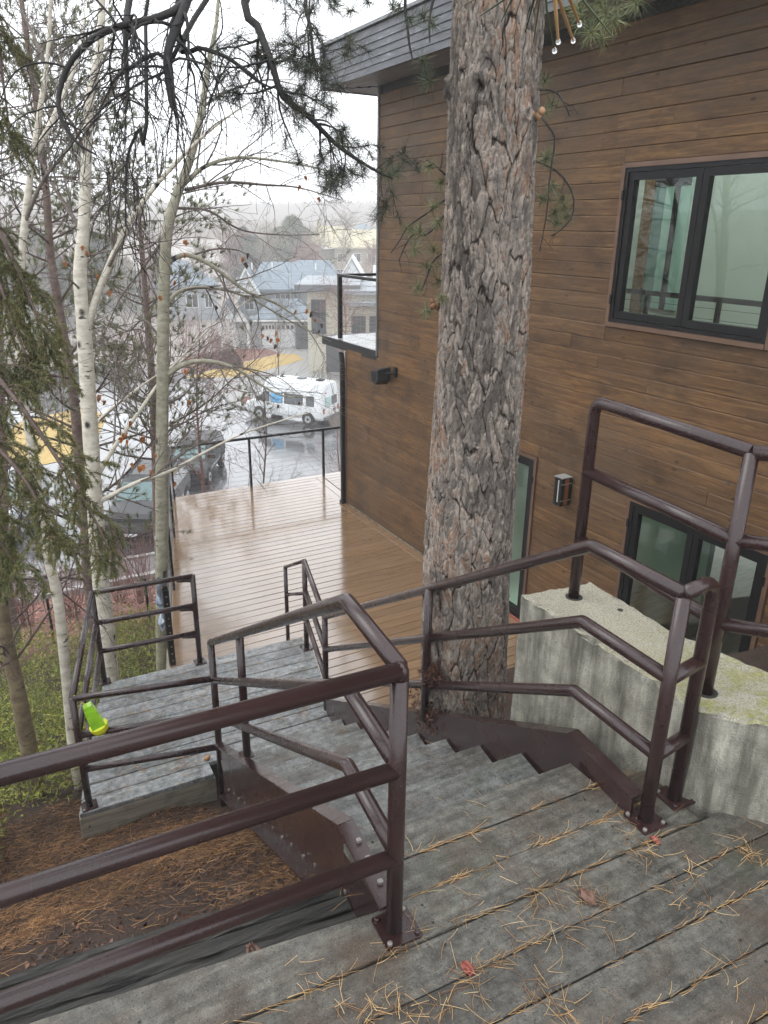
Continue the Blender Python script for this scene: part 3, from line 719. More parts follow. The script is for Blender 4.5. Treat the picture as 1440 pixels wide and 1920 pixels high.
for q in (.078, .224): part(dk, 'border_board', beam((5.19+q-.0, 10.63, -.012), (5.19+q+.09, 12.15, -.012), (.0695, 0, 0), (0, 0, .0125), .003), M_DECK)
part(dk, 'border_board', beam((dleft(6.56)+.07, 6.56, -.012), (dleft(12.3)+.07, 12.16, -.012), (.067, 0, 0), (0, 0, .0125), .003), M_DECK)
part(dk, 'rim_joist', beam((dleft(6.56)-.02, 6.56, -.17), (dleft(12.3)-.02, 12.3, -.17), (.02, 0, 0), (0, 0, .15)), M_TFASC)
part(dk, 'rim_joist', beam((2.76, 12.33, -.17), (7.4, 12.33, -.17), (0, .02, 0), (0, 0, .15)), M_TFASC)
part(dk, 'underlay', prism([(dleft(6.6)+.02, 6.6), (2.3, 5.1), (2.18, 2.5), (WX-.01, 2.5), (WX-.01, 10.6), (7.4, 10.65), (7.4, 12.28), (2.8, 12.28)], -.09, -.045), M_TIMBER)
for px_, py_ in ((2.9, 12.0), (5.2, 12.0), (7.2, 12.0), (2.2, 9.2), (1.8, 7.2)):
    part(dk, 'support_post', box(px_-.07, py_-.07, float(gz(0, py_))-.4, px_+.07, py_+.07, -.1), M_TFASC)
# black cable railing
dr = Thing('cable_railing', 'black cable railing along the far and left edge of the deck', 'railing', (2.79, 12.2, 0))
E0 = np.array([2.80, 12.22]); E1 = np.array([7.35, 12.18]); E2 = np.array([dleft(7.07)+.03, 7.07])
part(dr, 'top_rail', beam((*E0, .905), (*E1, .905), (0, .025, 0), (0, 0, .02), .006), M_BLACKM)
part(dr, 'top_rail', beam((*E0, .905), (*E2, .905), (.025, 0, 0), (0, 0, .02), .006), M_BLACKM)
for x_ in (2.80, 4.19, 5.62, 7.0): part(dr, 'post', box(x_-.016, 12.185, 0, x_+.016, 12.235, .888), M_BLACKM)
pe = None
for q in (.32, .66): 
    p = E0+(E2-E0)*q; part(dr, 'post', box(p[0]-.022, p[1]-.022, -.2, p[0]+.022, p[1]+.022, .888), M_BLACKM)
pe = part(dr, 'post', box(E2[0]-.03, E2[1]-.03, -.3, E2[0]+.03, E2[1]+.03, .888), M_BLACKM, label='drilled black end post')
for z_ in np.linspace(.06, .82, 10):
    part(dr, 'cable', tube([(*E0, z_), (*((E0+E1)/2), z_-.003), (*E1, z_)], .0022, 5), M_BOLT)
    part(dr, 'cable', tube([(*E0, z_), (*((E0+E2)/2), z_-.003), (*E2, z_)], .0022, 5), M_BOLT)
    part(dr, 'bolt', lathe([(.007, -.0335), (.007, -.030)], (0, 0, 0), 6) if False else beam((E2[0], E2[1]-.0305, z_), (E2[0], E2[1]-.036, z_), (.008, 0, 0), (0, 0, .008)), M_BOLT, parent=pe)
# plastic sheeting along the left railing
k = Mat('pale_blue_plastic', .25); k.set('Base Color', k.ramp(k.noise(9, 5, .7), [(.3, (.25, .32, .45)), (.5, (.55, .62, .70)), (.7, (.14, .2, .36))])); k.bump(k.noise(18, 5, .7), 1., .03)
rr = np.random.default_rng(9); nU, nV = 60, 9
Vs = []
for i in range(nU):
    q = .42+.56*i/(nU-1); p = E0+(E2-E0)*q
    for j in range(nV):
        z_ = .88-.55*j/(nV-1); Vs.append((p[0]-.045-.03*sin(i*1.3+j*.8)-.03*abs(rr.normal()), p[1]+.02*rr.normal(), z_+.02*sin(i*.9)))
Fs = [(i*nV+j, i*nV+j+1, (i+1)*nV+j+1, (i+1)*nV+j) for i in range(nU-1) for j in range(nV-1)]
Vn_ = len(Vs); Vs += [(a+.012, b, c_) for a, b, c_ in Vs]; Fs += [tuple(q+Vn_ for q in reversed(f)) for f in Fs]
single('plastic_sheet', (Vs, Fs), k.m, 'crumpled pale blue plastic sheet hung outside the left deck railing', 'sheet')

# ================================================================== HOUSE
hs = Thing('wooden_house', 'dark stained wood sided house on the right with black framed windows', 'house', (WX, 5, 0))
ROOFZ = lambda y: 6.10-.012*(9.6-y)
UE, LE = 9.62, 10.64                      # far ends of upper and lower wall
opens = [(3.56, 5.17, 3.60, 4.90), (3.18, 4.62, .03, 2.0), (6.02, 7.0, .03, 2.02)]     # y0,y1,z0,z1
FT = .022
BH = .1365
def board(y0, y1, z0, z1):
    dx = random.uniform(-.0015, .0015); dz = random.uniform(-.0012, .0012); x = WX+dx; g = .0032; ch = .006
    pr_ = [(x+FT, z0), (x+FT, z1), (x+ch, z1), (x, z1-ch-g), (x, z0+g+ch*.5), (x+ch, z0+g*.5)]
    P = [(a, y0+.0012, z+dz) for a, z in pr_]
    part(hs, 'siding_board', extr(P, (0, y1-y0-.0024, 0)), M_SIDING)
nb = 0
z = .012
rows = []
while z < 6.0:
    z1 = z+BH; end = LE if z1 < 2.62 else UE
    cuts = []
    segs = [(-.6, end)]; patch = []
    for (a, b, c0_, c1_) in opens:
        a2, b2, c2, c3 = a-.042, b+.042, c0_-.042, c1_+.042
        if z1 > c2 and z < c3:
            ns = []
            for s0, s1 in segs:
                if a2 > s0 and b2 < s1: ns += [(s0, a2), (b2, s1)]
                else: ns.append((s0, s1))
            segs = ns
            if z < c2-.012: patch.append((a2, b2, z, c2))
            if z1 > c3+.012: patch.append((a2, b2, c3, z1))
    for q in patch: board(*q); nb += 1
    for s0, s1 in segs:
        q = s0; L = []
        while q < s1-.01:
            ln = random.uniform(2.4, 4.4)
            if q == s0 and s0 < 0: ln = random.uniform(.8, 4)
            e = min(q+ln, s1)
            if s1-e < .5: e = s1
            L.append((q, e)); q = e
        for a, b in L:
            if nb < 285: board(a, b, z, z1); nb += 1
            else: rows.append((a, b, z, z1))
    z = z1
print('siding boards', nb, 'rest', len(rows))
for a, b, c0_, c1_ in rows: board(a, b, c0_, c1_)
# sheathing with real openings
def wall_yz(x0, x1, y0, y1, z0, z1, ops):
    L = []; ys_ = sorted({y0, y1, *[o[0] for o in ops], *[o[1] for o in ops]})
    for a, b in zip(ys_[:-1], ys_[1:]):
        zz = z0
        for o in sorted([o for o in ops if o[0] <= a+1e-6 and o[1] >= b-1e-6], key=lambda o: o[2]):
            if o[2] > zz: L.append(box(x0, a, zz, x1, b, o[2]))
            zz = o[3]
        if zz < z1: L.append(box(x0, a, zz, x1, b, z1))
    return join(*L)
ops = [(a-.03, b+.03, c0_-.035, c1_+.035) for a, b, c0_, c1_ in opens]
part(hs, 'sheathing', wall_yz(WX+FT+.001, WX+.2, -.6, UE-.02, -.35, 6.3, ops), M_TIMBER)
part(hs, 'sheathing', box(WX+FT+.001, UE-.019, -.35, WX+.2, LE-.02, 2.6), M_TIMBER)
# far gable wall, lower end wall, back and near end walls with openings widened to light the rooms
def wall_xz(y0, y1, x0, x1, z0, z1, ops_):
    V, F = wall_yz(y0, y1, x0, x1, z0, z1, ops_); return [(b, a, c) for a, b, c in V], [tuple(reversed(f)) for f in F]
part(hs, 'end_wall', wall_xz(UE-.14, UE-.02, WX+.2, 11.9, 2.62, 6.3, [(9.5, 11.8, 2.9, 5.9)]), M_SIDING)
part(hs, 'end_wall', box(WX+.2, LE-.14, -.35, 11.9, LE-.02, 2.6), M_SIDING)
part(hs, 'end_wall', wall_xz(-.6, -.45, WX+.2, 11.9, -.35, 6.3, [(5.7, 11.6, .1, 2.4), (5.7, 11.6, 3.0, 5.8)]), M_SIDING)
part(hs, 'back_wall', wall_yz(11.9, 12.1, -.6, UE-.02, 2.62, 6.3, [(0, 3.2, 3.1, 5.8), (3.8, 5.4, 3.1, 5.8), (5.9, 9.4, 3.1, 5.8)]), M_ROOM)
part(hs, 'back_wall', wall_yz(11.9, 12.1, -.6, LE, -.35, 2.6, [(-.3, 3.2, .1, 2.4), (3.4, 6.8, .1, 2.4), (7.0, 10.3, .1, 2.4)]), M_ROOM)
part(hs, 'plinth', box(WX+.004, -.6, -.34, WX+.2, LE, .008), M_CONC)
# inner rooms
part(hs, 'upper_floor', join(box(WX+.2, -.45, 2.55, 6.5, 2.2, 2.75), box(WX+.2, 8.6, 2.55, 6.5, UE-.14, 2.75), box(6.5, -.45, 2.55, 11.9, UE-.14, 2.75)), M_OAK)
part(hs, 'lower_floor', box(WX+.2, -.45, -.2, 11.9, LE-.14, -.01), M_OAK)
part(hs, 'room_wall', box(7.6, 1.2, 2.751, 7.72, 7.8, 6.0), M_ROOM, label='pale green room wall behind the upper window')
part(hs, 'room_wall', box(WX+.21, 7.3, 0, 8.0, 7.38, 2.54), M_ROOM)
part(hs, 'floor_tiles', box(WX+.21, 1.0, -.009, 6.55, 7.2, .002), M_ROOMD)
part(hs, 'room_wall', box(7.6, 5.3, .0, 7.7, 6.6, 2.54), M_ROOMD)
part(hs, 'wood_column', box(7.56, 6.86, 2.76, 7.598, 7.02, 5.99), M_OAK)
M_TEAL = Mat('teal_glass_panel', .3, (.50, .74, .64)).m; M_TEALD = Mat('teal_glass_dark', .3, (.20, .32, .29)).m
for a_, b_, mm_ in ((6.70, 6.855, M_TEALD), (6.555, 6.695, M_TEAL), (6.34, 6.485, M_TEAL)): part(hs, 'inner_panel', box(7.575, a_, 3.5, 7.598, b_, 5.99), mm_)
inr = []
part(hs, 'inner_railing', join(beam((6.55, 2.6, 3.77), (6.55, 7.2, 3.77), (.02, 0, 0), (0, 0, .025)), *[box(6.53, yy-.02, 2.75, 6.57, yy+.02, 3.745) for yy in (3.3, 4.1, 4.95, 5.85, 6.8)],
     *[beam((6.55, 2.6, zz), (6.55, 7.2, zz), (.002, 0, 0), (0, 0, .002)) for zz in np.linspace(2.85, 3.68, 9)]), M_BLACK)
part(hs, 'inner_mullion', join(box(7.55, 6.49, 3.5, 7.598, 6.55, 5.99), box(7.56, 6.34, 4.9, 7.574, 6.485, 4.98), box(7.56, 6.555, 4.9, 7.574, 6.85, 4.98)), M_BLACK)
# windows
def window(y0, y1, z0, z1, ns, label, sill=False, hinge=True):
    x = WX-.012
    f = part(hs, 'window', join(box(x, y0, z0, x+.09, y0+.035, z1), box(x, y1-.035, z0, x+.09, y1, z1), box(x, y0+.035, z0, x+.09, y1-.035, z0+.035), box(x, y0+.035, z1-.035, x+.09, y1-.035, z1)), M_BLACK, label=label)
    tw = .04
    L = [box(x-.008, y0-tw, z0-tw, x+.03, y0-.001, z1+tw), box(x-.008, y1+.001, z0-tw, x+.03, y1+tw, z1+tw), box(x-.008, y0, z1+.001, x+.03, y1, z1+tw), box(x-.016, y0, z0-tw, x+.03, y1, z0-.001)]
    for b_ in L: part(hs, 'trim', b_, M_TRIM, parent=f)
    iw = (y1-y0-.07)/ns
    for i in range(ns):
        a = y0+.035+i*iw+.003; b = a+iw-.006; c0_, c1_ = z0+.04, z1-.04; sw = .06
        part(hs, 'sash', join(box(x+.012, a, c0_, x+.07, a+sw, c1_), box(x+.012, b-sw, c0_, x+.07, b, c1_), box(x+.012, a+sw, c0_, x+.07, b-sw, c0_+sw), box(x+.012, a+sw, c1_-sw, x+.07, b-sw, c1_)), M_BLACK, parent=f)
        part(hs, 'pane', box(x+.038, a+sw-.006, c0_+sw-.006, x+.044, b-sw+.006, c1_-sw+.006), M_GLASS, parent=f)
    if hinge:
        for zz in (z0+.2, z1-.22):
            for yy in (y0+.0, y1-.0):
                part(hs, 'hinge', box(x-.014, yy-.012, zz-.04, x-.001, yy+.012, zz+.04), M_BLACK, parent=f)
    if sill: part(hs, 'sill', box(x-.03, y0-.03, z0-.03, x-.009, y1+.03, z0+.006), M_RED, parent=f)
    return f
window(3.56, 5.17, 3.60, 4.90, 2, 'upper black window with two sashes')
window(3.18, 4.62, .03, 2.0, 2, 'lower black glazed door behind the concrete wall')
window(6.02, 7.0, .03, 2.02, 1, 'tall black glazed door behind the pine trunk', sill=True)
# wall lamp, speaker, corner trim, downpipe
lmp = Thing('wall_lamp', 'small dark box lantern with pale lid between the two glazed doors', 'lamp', (WX-.09, 5.47, 1.88))
ly = 5.47; lz0, lz1 = 1.70, 2.0; lx0, lx1 = WX-.15, WX-.02
part(lmp, 'back_plate', box(WX-.019, ly-.05, lz0+.02, WX-.004, ly+.05, lz1-.02), M_BLACK)
part(lmp, 'body', join(box(lx0, ly-.055, lz0, lx1, ly-.048, lz1), box(lx0, ly+.048, lz0, lx1, ly+.055, lz1), box(lx0, ly-.048, lz0, lx1, ly+.048, lz0+.008), box(lx0, ly-.048, lz0+.009, lx0+.006, ly-.012, lz1), box(lx0, ly+.012, lz0+.009, lx0+.006, ly+.048, lz1)), M_BLACKM)
part(lmp, 'diffuser', box(lx0+.01, ly-.02, lz0+.03, lx0+.016, ly+.02, lz1-.03), plain('frosted_glass', (.7, .7, .66), .5))
part(lmp, 'lid', box(lx0-.006, ly-.062, lz1+.001, lx1, ly+.062, lz1+.012), M_PCONC)
for zz in (lz0+.06, lz1-.06): part(lmp, 'clip', box(lx0-.008, ly-.064, zz-.005, lx1, ly-.056, zz+.005), M_BOLT)
part(lmp, 'copper_strip', box(lx0+.04, ly-.062, lz0+.01, lx0+.09, ly-.0552, lz1-.01), plain('copper', (.30, .11, .035), .4, .6))
spk = Thing('wall_speaker', 'black wedge shaped outdoor speaker on a bracket below the balcony', 'speaker', (WX-.1, 9.3, 2.43))
sy_, sz_ = 9.30, 2.44
part(spk, 'bracket', join(box(WX-.02, sy_-.26, sz_-.03, WX-.004, sy_-.18, sz_+.12), tube([(WX-.01, sy_-.22, sz_+.04), (WX-.07, sy_-.18, sz_+.03), (WX-.12, sy_-.12, sz_+.02)], .018, 8)), M_BLACKM)
P = [(-.14, .11), (.13, .06), (.10, -.10), (-.05, -.15), (-.15, -.06)]
V, F = extr([(WX-.24, sy_+a, sz_+b) for a, b in P], (.19, 0, 0))
V = np.array(V); cc = np.array([WX-.16, sy_, sz_]); V[:5] = cc+(V[:5]-cc)*np.array([1, .8, .8])+np.array([0, 0, -.02])
part(spk, 'cabinet', (V, F), M_BLACKM)
part(spk, 'grille', box(WX-.243, sy_-.07, sz_-.085, WX-.237, sy_+.06, sz_+.03), M_BLACK)
part(hs, 'corner_trim', box(WX-.018, UE+.001, 2.63, WX+.06, UE+.035, 6.12), M_GREYTRIM, label='grey metal corner trim')
part(hs, 'corner_trim', box(WX-.012, LE+.001, .0, WX+.06, LE+.03, 2.55), M_TRIM)
dp = Thing('downpipe', 'black square downpipe at the far corner of the lower house wall', 'downpipe', (WX-.05, LE+.07, 0))
part(dp, 'pipe', beam((WX-.03, LE+.08, .03), (WX-.03, LE+.08, 2.30), (.04, 0, 0), (0, .035, 0), .01), M_BLACKM)
part(dp, 'elbow', beam((WX-.03, LE+.08, 2.301), (WX+.02, LE+.22, 2.50), (.038, 0, 0), (0, .03, .012), .01), M_BLACKM)
part(dp, 'foot', box(WX-.085, LE+.03, .001, WX+.025, LE+.13, .05), M_BLACKM)
# roof
def holed(x0, y0, z0, x1, y1, z1, hx0, hy0, hx1, hy1): return join(box(x0, y0, z0, hx0, y1, z1), box(hx1, y0, z0, x1, y1, z1), box(hx0, y0, z0, hx1, hy0, z1), box(hx0, hy1, z0, hx1, y1, z1))
ROOF_HOLE = (5.75, 2.2, 7.5, 8.6)                 # unseen roof opening added to light the upper room
rf = part(hs, 'roof', holed(4.86, -1.2, 6.18, 12.7, 10.2, 6.56, *ROOF_HOLE), M_BLACKM)
part(hs, 'roof_cap', holed(4.78, -1.2, 6.585, 12.7, 10.38, 6.62, *ROOF_HOLE), M_GREYTRIM, parent=rf)
k = Mat('grey_fascia', .45); g = k.noise(1.5, 6, .7, k.shift(k.vec((30, 2, 8)))); k.set('Base Color', k.ramp(g, [(.35, (.03, .032, .038)), (.6, (.075, .08, .095)), (.80, (.30, .31, .34))])); k.bump(g, .5, .01); M_FASC = k.m
for i in range(6):
    z_ = 6.10+i*.078; ox = .010*(5-i)*.35
    part(hs, 'fascia_board', extr([(4.80+.0, -1.2, z_), (4.845, -1.2, z_), (4.845, -1.2, z_+.084), (4.812, -1.2, z_+.084)], (0, 11.5+.03, 0)), M_FASC, parent=rf)
    part(hs, 'fascia_board', extr([(4.847, 10.33, z_), (4.847, 10.285, z_), (4.847, 10.285, z_+.084), (4.847, 10.318, z_+.084)], (7.8, 0, 0)), M_FASC, parent=rf)
M_SOFF = plain('soffit_board', (.20, .20, .20), .55)
for i in range(5):
    x0 = 4.85+i*.098; part(hs, 'soffit_board', box(x0, -1.2, 6.115, x0+.092, 9.64+.0+.0+(10.28-9.64)*(1-i/4.6)*1., 6.135), M_SOFF, parent=rf)
for i in range(7):
    y0 = 9.66+i*.09; part(hs, 'soffit_board', box(4.85+.49*(1-i/6.8)+.02, y0, 6.109, 12.5, y0+.084, 6.114+.018), M_SOFF, parent=rf)
part(hs, 'soffit', holed(WX-.02, -1.2, 6.14, 12, 10.2, 6.17, *ROOF_HOLE), M_BLACKM)
# balcony on the lower storey roof
bc = Thing('balcony', 'black edged balcony with white wet boards and cable railing at the house corner', 'balcony', (5.4, 10.5, 2.62))
part(bc, 'edge_beam', box(WX-.0, UE+.04, 2.565, WX+.04, 11.55, 2.70), M_BLACKM)
part(bc, 'edge_beam', box(WX+.041, 11.51, 2.565, 9.0, 11.55, 2.70), M_BLACKM)
part(bc, 'soffit', box(WX+.041, UE+.04, 2.57, 9.0, 11.5, 2.60), M_BLACKM)
M_WB = grey_wood('balcony_board', 0., (.30, .30, .30), (.42, .42, .42), .1, (.12, .3))
for i in range(13):
    y0 = UE+.045+i*.143; part(bc, 'floor_board', box(WX+.045, y0, 2.665, 9.0, y0+.137, 2.695), M_WB)
br = Thing('balcony_railing', 'black framed cable railing with one corner post around the balcony', 'railing', (5.5, 11.2, 2.7))
bx0, by0 = WX+.12, 11.10
part(br, 'post', box(bx0-.03, by0-.03, 2.701, bx0+.03, by0+.03, 3.66), M_BLACKM)
part(br, 'top_rail', beam((bx0, by0+.03, 3.68), (bx0, UE+.02, 3.68), (.03, 0, 0), (0, 0, .022), .005), M_BLACKM)
part(br, 'top_rail', beam((bx0+.031, by0, 3.681), (9.0, by0, 3.681), (0, .03, 0), (0, 0, .022), .005), M_BLACKM)
for z_ in np.linspace(2.8, 3.58, 10):
    part(br, 'cable', tube([(bx0, by0, z_), (bx0, 10.3, z_-.002), (bx0, UE, z_)], .0022, 5), M_BOLT)
    part(br, 'cable', tube([(bx0, by0, z_), (7, by0, z_-.002), (9, by0, z_)], .0022, 5), M_BOLT)
# ================================================================== VEGETATION TOOLS
def rnd(n, s=1.): return RNG.normal(0, s, (n, 3))
def smoothpath(P, n=6):                       # (B,m,3)->(B,n,3) linear resample
    B, m_, _ = P.shape; t = np.linspace(0, m_-1-1e-6, n); i = t.astype(int); f = (t-i)[None, :, None]
    return P[:, i]*(1-f)+P[:, i+1]*f
def grow(P, R, per, ln, n=6, ang=(35, 70), droop=0., wig=.12, rr=.5, t0=.25, up=0., lvar=.5, rmin=.001):
    """children of branches P (B,m,3) with radii R (B,m)"""
    B, m_, _ = P.shape; C = B*per
    par = np.repeat(np.arange(B), per); t = RNG.uniform(t0, 1., C)*(m_-1-1e-4); i = t.astype(int); f = (t-i)[:, None]
    p0 = P[par, i]*(1-f)+P[par, i+1]*f; tan = P[par, i+1]-P[par, i]; tan /= np.linalg.norm(tan, axis=1, keepdims=True)+1e-9
    r0 = (R[par, i]*(1-f[:, 0])+R[par, i+1]*f[:, 0])*rr
    pr_ = RNG.normal(0, 1, (C, 3)); pr_ -= (pr_*tan).sum(1, keepdims=True)*tan; pr_ /= np.linalg.norm(pr_, axis=1, keepdims=True)
    a = np.radians(RNG.uniform(ang[0], ang[1], C))[:, None]
    d = tan*np.cos(a)+pr_*np.sin(a); d[:, 2] += up; d /= np.linalg.norm(d, axis=1, keepdims=True)
    L = ln*RNG.uniform(1-lvar, 1+lvar, C)*(1-.45*(t/(m_-1)))
    Q = np.zeros((C, n, 3)); Q[:, 0] = p0; st_ = (L/(n-1))[:, None]
    bend = RNG.normal(0, wig, (C, 3))
    for k_ in range(1, n):
        d = d+bend*.6+RNG.normal(0, wig, (C, 3)); d[:, 2] -= droop/(n-1)*1.
        d /= np.linalg.norm(d, axis=1, keepdims=True); Q[:, k_] = Q[:, k_-1]+d*st_
    tt = np.linspace(0, 1, n)[None, :]
    RR = np.maximum(r0[:, None]*(1-.75*tt), rmin)
    return Q, RR
def resamp(path, n): return spline(path, n)
def ends(P, n=2): return P[:, -1], unit_rows(P[:, -1]-P[:, -2])
def unit_rows(v): return v/(np.linalg.norm(v, axis=1, keepdims=True)+1e-9)
def needles(C, D, num, ln, spread=1., wd=.0012, back=0., seg=1, curve=.15):
    """num needles from every centre C (N,3) fanning about direction D"""
    N = len(C); c = np.repeat(C, num, 0); d = np.repeat(D, num, 0)
    q = unit_rows(RNG.normal(0, 1, (N*num, 3)))
    v = unit_rows(d*(1.05-spread)+q*spread+d*.25)
    L = (ln*RNG.uniform(.65, 1.1, N*num))[:, None]
    b = c - d*RNG.uniform(0, back, (N*num, 1)) if back else c
    s = unit_rows(np.cross(v, RNG.normal(0, 1, v.shape)))*wd
    if seg == 1:
        V = np.stack([b-s, b+s, b+v*L], 1).reshape(-1, 3); F = np.arange(len(V)).reshape(-1, 3); return V, F
    cv = RNG.normal(0, curve, v.shape); mid = b+v*L*.5; tip = b+unit_rows(v+cv)*L
    V = np.stack([b-s, b+s, mid+s*.8, mid-s*.8, tip], 1).reshape(-1, 3)
    o = np.arange(N*num)[:, None]*5
    F = np.concatenate([o+np.array([[0, 1, 2]]), o+np.array([[0, 2, 3]]), o+np.array([[3, 2, 4]])]); return V, F
def along(P, k_, jit=0.):                     # k_ points per path with direction
    B, m_, _ = P.shape; t = RNG.uniform(0, m_-1.001, (B, k_)); i = t.astype(int); f = (t-i)[..., None]; b = np.arange(B)[:, None]
    p = P[b, i]*(1-f)+P[b, i+1]*f; d = P[b, i+1]-P[b, i]
    return p.reshape(-1, 3), unit_rows(d.reshape(-1, 3))
def pxY(L, Y): return [aty(x, y, Y) for x, y in L]
def tri(VF): 
    V, F = VF
    if F.shape[1] == 3: return VF
    return V, np.concatenate([F[:, :3], F[:, [0, 2, 3]]])
def leafshape(c, up, nrm, sz):
    up = unit(up); nrm = unit(nrm); sd = np.cross(up, nrm); sd = sd/np.linalg.norm(sd)
    o = [(0, 0), (.30, .12), (.42, .38), (.30, .62), (.24, .80), (0, 1.12), (-.16, .84), (-.34, .66), (-.30, .34), (-.24, .10)]
    o = [(a*RNG.uniform(.6, 1.15), b*RNG.uniform(.9, 1.1)) for a, b in o]
    V = [c+sd*a*sz+up*b*sz+nrm*(.8*abs(a)+.12*sin(b*6))*sz for a, b in o]; n = len(V)
    V += [v-nrm*.0012 for v in V]
    F = [tuple(range(n)), tuple(range(2*n-1, n-1, -1))]+[(i, i+n, (i+1) % n+n, (i+1) % n) for i in range(n)]
    return V, F

# ================================================================== BIG PINE
pine = Thing('pine_tree', 'big pine with thick flaky grey and rust bark rising beside the stairs', 'pine tree', (2.33, 3.12, 0))
def worley(u, v, cu, cv, per, seed, jit=.9):
    """F1,F2 and cell random for stretched cells; u periodic with `per` cells"""
    gu, gv = u/cu, v/cv; iu, iv = np.floor(gu).astype(int), np.floor(gv).astype(int)
    r = np.random.default_rng(seed); T = r.random((per, 4096, 3))
    F1 = np.full(u.shape, 9.); F2 = np.full(u.shape, 9.); ID = np.zeros(u.shape)
    for du in (-1, 0, 1):
        for dv in (-2, -1, 0, 1, 2):
            a = iu+du; b = iv+dv; t = T[a % per, b % 4096]
            off = (a % 2)*.5
            x = a+.5+(t[..., 0]-.5)*jit-gu; y = b+.5+off+(t[..., 1]-.5)*jit-gv
            d = np.sqrt(x*x+y*y); n1_ = d < F1
            F2 = np.where(n1_, F1, np.minimum(F2, d)); ID = np.where(n1_, t[..., 2], ID); F1 = np.where(n1_, d, F1)
    return F1, F2, ID
NT, NZ = 420, 1150
th = np.linspace(0, 2*pi, NT, endpoint=False)
zz = np.concatenate([np.linspace(-.2, 1.5, 60), np.linspace(1.504, 6.2, NZ-120), np.linspace(6.25, 10.5, 60)])
TH, ZZ = np.meshgrid(th, zz, indexing='xy')
u = TH/(2*pi)*36*.040; v = ZZ.copy()
wu = .006*np.sin(v*9+3*np.sin(TH*2))+.005*np.sin(v*23+TH*5)+.003*np.sin(v*61+TH*9)
wv = .03*np.sin(TH*7+v*3)+.014*np.sin(TH*17-v*9)+.008*np.sin(TH*31+v*20)
a1, a2, id1 = worley(u+wu, v+wv, .048, .15, 30, 11)
b1, b2, id2 = worley(u+wu*1.2, v+wv*1.1+.02*np.sin(TH*40), .018, .048, 80, 12)
c1, c2, id3 = worley(u+wu*.7, v+wv*.8, .012, .026, 120, 13)
g1_, g2_, _g = worley(u+wu*.8, v+wv*.7, .072, .42, 20, 14); fur = np.clip((g2_-g1_)/.16, 0, 1)
e1 = np.clip((a2-a1)/.30, 0, 1); e2 = np.clip((b2-b1)/.28, 0, 1); e3 = np.clip((c2-c1)/.35, 0, 1)
h = .0055*fur**.6+.0062*np.clip(e1*1.6, 0, 1)**.6+.004*id1*np.clip(e1*2, 0, 1)+.006*np.clip(e2*1.8, 0, 1)*(.3+id2)+.0028*np.clip(e3*2, 0, 1)*(.2+id3)+.004*np.sin(TH*3+v*.7)+.0015*(id3-.5)
h += .007*np.sin(TH*2+v*1.1)+.006*np.sin(TH*3-v*2.3+1)+.005*np.sin(TH*5+v*3.1)
rad = np.interp(zz, [-.3, 1.2, 1.8, 3, 4.4, 6.5, 10.5], [.33, .262, .245, .225, .207, .190, .15])[:, None]
tone = np.clip(.42*id1+.48*id2+.25*(id3-.5)+.16*np.sin(v*2.1+1.2+TH*2)+.05*np.sin(v*7+TH*5)+.02, 0, 1)
crack = np.clip(e1*.62+e2*.45-.02, 0, 1)*np.clip(fur*1.5, .0, 1)
front = atan2(CAM[1]-3.12, CAM[0]-2.33) % (2*pi)
# branch scars, seen from the stairs
for (px_, py_, sc_, am) in ((905, 165, .050, .022), (905, 545, .035, .009), (912, 725, .028, .006), (870, 720, .025, .005), (990, 212, .022, .015), (838, 165, .03, .030)):
    q = ray(px_, py_); k0 = 2.33*q[0]+3.12*q[1]; aa = q[0]**2+q[1]**2; rr0 = .21
    disc = k0*k0-aa*(2.33**2+3.12**2-rr0*rr0); tq = (k0-sqrt(max(disc, 0)))/aa; hp = CAM+q*tq
    t0_ = atan2(hp[1]-3.12, hp[0]-2.33) % (2*pi); z0_ = hp[2]
    dth = (TH-t0_+pi) % (2*pi)-pi; dd = np.sqrt((dth*.21)**2+((ZZ-z0_)*.85)**2)/sc_
    h += am*np.exp(-(dd-.8)**2*4)-am*1.1*np.exp(-dd**2*5)+.004*np.sin(dd*14)*np.exp(-dd)
    crack = crack*(1-.7*np.exp(-dd**2*3.5)); tone = tone*(1-.4*np.exp(-dd**2*.6))
cxz = np.interp(zz, [-.2, 1.5, 4.4, 7, 10.5], [2.345, 2.335, 2.325, 2.30, 2.25])[:, None]; cyz = np.full((len(zz), 1), 3.12)
Rr = rad+h-.012
Vb = np.stack([cxz+Rr*np.cos(TH), cyz+Rr*np.sin(TH), ZZ+.006*np.sin(TH*23+v*40)], -1).reshape(-1, 3)
m_ = len(zz); i = np.arange(m_-1)[:, None]*NT; j = np.arange(NT)[None, :]; j2 = (j+1) % NT
Fb = np.stack(np.broadcast_arrays(i+j, i+j2, i+NT+j2, i+NT+j), -1).reshape(-1, 4)
tk = part(pine, 'trunk', (Vb, Fb), M_BARK, smooth=False)
ca = tk.data.color_attributes.new('plate', 'FLOAT_COLOR', 'POINT')
cc_ = np.stack([tone.ravel(), crack.ravel(), id2.ravel(), np.ones(tone.size)], -1).astype(np.float32); ca.data.foreach_set('color', cc_.ravel())
